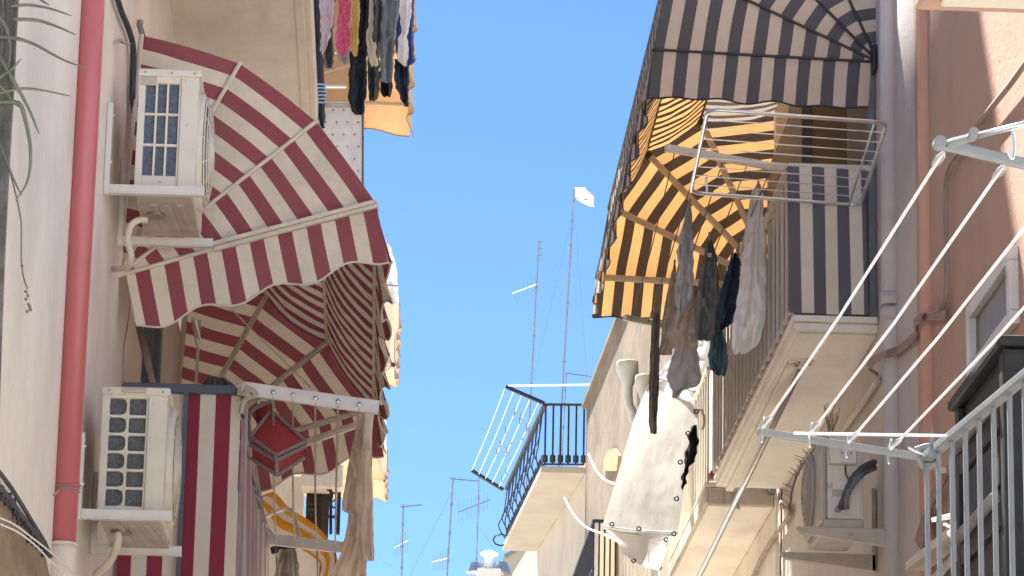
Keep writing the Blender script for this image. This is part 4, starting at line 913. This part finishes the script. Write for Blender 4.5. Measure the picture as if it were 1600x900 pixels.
MB().box((xb_+.012, yN+.2, zA+.14), (xb_+.036, yF-.17, zT-.17)).build('panel', 'shutter_dark', by, bevel=.012)
zB = PX(1512, 855, xb_).z
MB().box((xb_+.012, yN+.2, zB+.14), (xb_+.036, yF-.17, zA-.07)).build('panel', 'shutter_dark', by, bevel=.012)
# near railing and its clothes rack (level with the rail)
zR = 3.5
rn = thing('balcony_railing', 'grey flat-bar railing at the lower right corner', 'railing', (1.5, 8.3, 2.5))
p0, p1 = PZ(1444, 718, zR), PZ(1606, 584, zR); p2 = p1+(p1-p0)*.3
MB().bar(p0, p2, .03, .022).build('handrail', 'rail_grey', rn, bevel=.004)
for px in (1451, 1469, 1490, 1511, 1532.5, 1555, 1580, 1603):
    yt = lerp(718, 584, (px-3-1444)/162); p = PZ(px-3, yt, zR)
    MB().bar((p.x, p.y, 2.4), (p.x, p.y, zR-.015), .0115, .02).build('baluster', 'rail_grey', rn, bevel=.003)
rk = thing('clothes_rack', 'grey arms with four long white washing lines at the right', 'clothes rack', (1.2, 7.5, zR))
u0, u1 = PZ(1468, 224, zR), PZ(1625, 262, zR); l0, l1 = PZ(1184, 674, zR), PZ(1462, 718, zR)
MB().bar(u0, u1, .014, .022).build('arm', 'arm_grey', rk, bevel=.004); MB().bar(l0, l1, .014, .019).build('arm', 'arm_grey', rk, bevel=.004)
MB().tube([u0+V((0, -.012, .0)), u0+V((0, .012, .0))], .0125, 12).build('end_cap', 'arm_grey', rk)
for (a, b) in (((1474, 238), (1193, 668)), ((1569, 258), (1268, 676)), ((1662, 278), (1326, 692)), ((1760, 300), (1392, 702))):
    A_, B_ = PZ(*a, zR), PZ(*b, zR)
    MB().tube([A_, lerp(A_, B_, .5)-V((0, 0, .012)), B_], .0031, 8).build('line', 'cord', rk)
    for t in (.02, .965):
        q = lerp(A_, B_, t); d = (B_-A_).normalized(); sd = V((.006, 0, 0))
        for s_ in (-1, 1): MB().tube([q-d*.05, q-d*.02+sd*s_, q+d*.02+sd*s_, q+d*.05], .003, 6).build('knot', 'chrome', rk)
    MB().tube(curve([B_, B_+V((.004, .02, .03)), B_+V((0, .05, .0)), B_+V((.0, .04, -.03))]), .003, 6).build('hook', 'chrome', rk)
MB().tube([PZ(1240, 677, zR), PZ(1484, 681, zR)], .004, 6).build('cross_line', 'cord', rk)
MB().tube([PZ(1500, 219, zR), PZ(1640, 184, zR)], .006, 8).build('brace', 'chrome', rk, True)
MB().tube(curve([PZ(1476, 228, zR), PZ(1490, 222, zR), PZ(1505, 218, zR), PZ(1518, 214, zR), PZ(1522, 205, zR)]), .009, 8).build('clamp', 'arm_grey', rk)
q = PZ(1582, 240, zR); MB().tube(curve([q+V((0, 0, .05)), q+V((.004, 0, .02)), q+V((.0, 0, -.01)), q+V((-.01, 0, .005))]), .003, 6).build('hook', 'chrome', rk)
q = PZ(1448, 716, zR); MB().tube(curve([q+V((-.03, 0, .02)), q+V((.01, .0, .03)), q+V((.03, 0, -.01)), q+V((-.01, 0, -.02)), q+V((-.02, 0, .015))]), .010, 8).build('joint', 'arm_grey', rk)
MB().bar(q+V((.02, 0, -.035)), q+V((.05, .0, -.03)), .014, .014).build('socket', 'arm_grey', rk)
MB().tube(curve([PZ(1420, 700, zR), PZ(1435, 707, zR), PZ(1450, 712, zR)]), .0035, 6).build('tie', 'cord', rk)
pg = PZ(1457, 700, zR); MB().add([pg+V((-.012, 0, -.02)), pg+V((.012, 0, -.02)), pg+V((0, 0, .06)), pg+V((0, .02, -.02))], [(0, 1, 2), (1, 3, 2), (3, 0, 2), (0, 3, 1)]).build('peg', 'denim', rk)
# low things seen through the near railing
lw = thing('lower_window', 'lower window with pale ledge seen through the grey railing', 'window', PX(1470, 880, XR))
a, b = PX(1432, 885, XR-.1), PX(1492, 838, XR-.1)
MB().bar(a, b+(b-a)*.4, .12, .05).build('ledge', 'plaster_cream', lw, bevel=.006)
a, b = PX(1447, 905, XR-.02), PX(1490, 855, XR-.02)
MB().box((XR-.03, b.y-.5, a.z-.8), (XR-.002, a.y, a.z-.02)).build('frame', 'white_metal', lw, bevel=.006)
MB().box((XR-.04, b.y-.4, a.z-.75), (XR-.031, a.y-.12, a.z-.1)).build('pane', 'shutter_dark', lw)
hg = thing('wire_hanger', 'white wire hanger below the railing corner', 'hanger', P(1480, 810, 9.5))
MB().tube([P(1456, 812, 9.5), P(1490, 803, 9.5)], .005, 6).build('bar', 'cord', hg); MB().tube([P(1456, 814, 9.5), P(1490, 808, 9.5)], .004, 6).build('bar', 'cord', hg)
MB().tube(curve([P(1474, 818, 9.5), P(1488, 826, 9.5), P(1482, 834, 9.5), P(1490, 836, 9.5), P(1488, 812, 9.5)]), .005, 6).build('hook', 'cord', hg)
for k in range(4):
    nth = ['outermost, left', 'second from left', 'third from left', 'innermost, right'][k]
    tag(tb([PX(1432+3*k, 845+4*k, XR-.06), PX(1450+2*k, 790, XR-.06), PX(1478+2*k, 735, XR-.05), PX(1492, 715, XR-.05)], .014).build('cable', 'wall_cable', None, True), 'painted cable, '+nth+' in the slanting bundle below the railing corner', 'cable', 'slanting cables under the railing')
# cables on the walls
def wc(pts, x, r, m_, lab, grp='cables along the right wall', n=7):
    return tag(tb([PX(*q, x) for q in pts], r, n).build('cable', m_, None, True), lab, 'cable', grp)
XC = XR-.04
wc([(1610, 88), (1580, 130), (1552, 165), (1521, 205)], XC, .016, 'wall_cable', 'slanting cable crossing the sunlit pink wall')
wc([(1505, 232), (1484, 256), (1476, 290), (1475, 350), (1478, 430), (1474, 470), (1464, 486), (1450, 489)], XC, .010, 'wall_cable', 'left cable of the pair dropping down the pink wall')
wc([(1513, 232), (1489, 258), (1480, 290), (1479, 350), (1481, 430), (1477, 472), (1466, 490), (1452, 493)], XC, .008, 'wall_cable', 'right cable of the pair dropping down the pink wall')
for k, (dy, dr) in enumerate(((0, .011), (4, .009), (8, .010))):
    pts = [P(1476, 488+dy, 17.6), P(1462, 490+dy, 18.0), P(1448, 491+dy, 18.28), P(1436, 495+dy, 18.25), P(1430, 502+dy, 18.4), P(1433, 511+dy, 18.65), P(1428, 522+dy, 18.8), P(1408, 540+dy, 19.3), P(1396, 546+dy, 19.6), P(1382, 551+dy, 19.6), P(1368, 557+dy, 19.62), P(1359, 567+dy, 19.75), P(1360, 578, 20.0), P(1370, 584, 20.3)]
    tag(MB().tube(curve(pts), dr, 7).build('cable', 'wall_cable', None, True), ['upper', 'middle', 'lower'][k]+' cable looped round both right downpipes', 'cable', 'cables along the right wall')
wc([(1372, 592), (1345, 632), (1312, 680)], XR-.03, .022, 'plaster_grey', 'thick painted conduit slanting under the right balcony')
wc([(1216, 762), (1222, 790), (1236, 800), (1212, 835), (1190, 872), (1175, 905)], XR-.03, .018, 'wall_cable', 'dirty cable slanting down the cream wall below the balcony')
wc([(1222, 760), (1221, 830), (1219, 905)], XR-.012, .005, 'black_cable', 'thin vertical cable on the cream wall below the balcony')
tw = thing('twig_line', 'spiky dry twigs along a drooping wire under the right balcony', 'dry plant', PX(1255, 740, XR-.25))
lp = curve([P(1296, 684, 21.2), P(1270, 705, 21.2), P(1250, 733, 21.2), P(1238, 765, 21.2), P(1234, 800, 21.2)], 8)
MB().tube(lp, .007, 6).build('wire', 'leaf_dry', tw)
for i, p in enumerate(lp):
    for k in range(1):
        d = V((R.uniform(-.06, .03), R.uniform(-.03, .03), R.uniform(.02, .06))); MB().tube([p, p+d*.6, p+d+V((R.uniform(-.02, .02), 0, 0))], [.003, .0025, .0015], 5).build('twig', 'leaf_dry', tw)
gs = thing('dry_grass', 'tuft of dry grass growing under the right balcony', 'dry plant', P(1298, 675, 20.9))
for k in range(14):
    t = P(1299+R.uniform(-18, 14), 628+R.uniform(0, 22), 20.9); b_ = P(1298+R.uniform(-4, 4), 674, 20.9)
    MB().tube(curve([b_, lerp(b_, t, .5)+V((R.uniform(-.01, .01), 0, 0)), t]), .003, 4).build('blade', 'leaf_dry', gs)
# left wall cables, pole, plant
def lc(pts, r, m_, lab, d=.03): return tag(tb([PX(*q, XL+d) for q in pts], r, 7).build('cable', m_, None, True), lab, 'cable', 'cables along the left wall')
lc([(182, -8), (190, 18), (201, 45), (208, 72), (208, 110), (207, 150), (210, 176)], .016, 'black_cable', 'thick black cable bending down beside the upper air conditioner')
lc([(206, 66), (207, 110), (206, 165)], .008, 'black_cable', 'thin black cable beside the thick one by the awning')
tag(tb([PX(190, 62, XL+.01), PX(190, 66, XL+.05), PX(203, 69, XL+.06)], .006).build('hook', 'steel', None), 'small wall hook holding the black cable', 'hook')
lc([(204, 440), (202, 490), (194, 540), (193, 585), (191, 600)], .004, 'wall_cable', 'thin wire wandering down the wall to the lower air conditioner', .01)
for k, d in enumerate((0, 8)):
    pts = [(-20, 715+d*3.4), (10, 752+d*3), (30, 782+d*2.6), (50, 815+d*1.8), (70, 848+d), (78, 868)]
    o = lc(pts, .014 if k else .009, 'black_cable', ['upper', 'lower'][k]+' frayed black cable sagging towards the red pipe foot')
fl = MB()
for k in range(70):
    t = R.random(); q = (lerp(-5, 74, t)+R.uniform(-5, 5), lerp(760, 872, t)+R.uniform(-8, 6)); p = PX(*q, XL+.035)
    fl.tube([p, p+V((.0, R.uniform(-.03, .03), R.uniform(-.03, .03)))], R.uniform(.003, .009), 5)
tag(fl.build('lichen', 'black_cable', None), None, None, None, 'stuff')
lc([(-10, 806), (20, 818), (50, 840), (85, 868), (125, 905)], .0035, 'cord', 'upper white wire crossing the lower left corner', .10)
lc([(-10, 815), (25, 830), (55, 852), (80, 878), (105, 905)], .0035, 'cord', 'lower white wire crossing the lower left corner', .11)
pw = MB().tube([P(216, 505, 18.4), P(240, 604, 18.1)], .02, 8); tag(pw.build('wooden_pole', 'wood', None, True), 'wooden pole leaning behind the lower air conditioner', 'pole')
pt_ = thing('trailing_plant', 'spider-like trailing plant on a grey trunk at the left edge', 'plant', P(5, 600, 11.2))
MB().tube(curve([P(14, -20, 11.2), P(9, 120, 11.2), P(2, 260, 11.2), P(-4, 400, 11.2), P(-9, 560, 11.2), P(-14, 760, 11.2)]), [.034-.0004*i for i in range(31)], 12).build('trunk', 'bark', pt_, True)
for k in range(6):
    MB().tube(curve([P(26-4*k+R.uniform(-3, 3), -20, 11.14), P(20-4*k, 120+20*k, 11.14), P(12-3*k, 260, 11.13), P(4-3*k, 430, 11.14)]), .006, 6).build('vine', 'bark', pt_, True)
def leaf(pts, wd, m_='leaf', Y=11.1):
    c = curve([P(*q, Y) for q in pts], 6); n = len(c); b = MB(); vs = []; 
    for i, p in enumerate(c):
        d = (c[min(i+1, n-1)]-c[max(i-1, 0)]).normalized(); s = V((d.z, 0, -d.x)); t = i/(n-1)
        w_ = wd*min(1, (t+.15)*4)*max(.08, (1-t)**.6)
        vs += [p+s*w_, p+V((0, -.006, 0)), p-s*w_]
    b.add(vs, [(3*i+j, 3*i+j+1, 3*i+j+4, 3*i+j+3) for i in range(n-1) for j in (0, 1)])
    b.build('leaf', m_, pt_, True, solid=.002)
for pts, wd in [([(15, 10), (45, 8), (80, 14), (112, 25)], .006), ([(20, 30), (58, 32), (90, 42), (119, 55)], .007), ([(-5, 57), (25, 60), (55, 70), (100, 94), (143, 109)], .007),
                ([(-5, 147), (30, 139), (60, 140), (110, 150)], .006), ([(-6, 78), (22, 128), (44, 168), (61, 209)], .008), ([(-5, 160), (28, 161), (38, 182), (47, 225), (47, 262), (40, 290), (24, 313)], .008),
                ([(52, -10), (64, 0), (77, 8)], .005), ([(-6, 124), (16, 110), (33, 92)], .007), ([(0, 88), (18, 120), (34, 150), (50, 178)], .007), ([(-5, 20), (10, 45), (16, 80), (10, 120)], .008),
                ([(-4, 130), (10, 145), (20, 160), (40, 172)], .006), ([(0, 225), (14, 262), (26, 290), (34, 305)], .004)]: leaf(pts, wd)
MB().tube(curve([P(14, 262, 11.12), P(27, 315, 11.12), P(33, 350, 11.12), P(33, 400, 11.12), P(36, 430, 11.12), P(43, 452, 11.12)]), .003, 5).build('stem', 'leaf_dry', pt_)
for q in ((39, 454), (42, 460), (46, 482), (41, 485), (43, 474), (33, 414), (39, 466), (45, 478)):
    p = P(*q, 11.12); MB().tube([p, p+V((.006, 0, -.008))], .005, 5).build('seed_pod', 'leaf_dry', pt_)
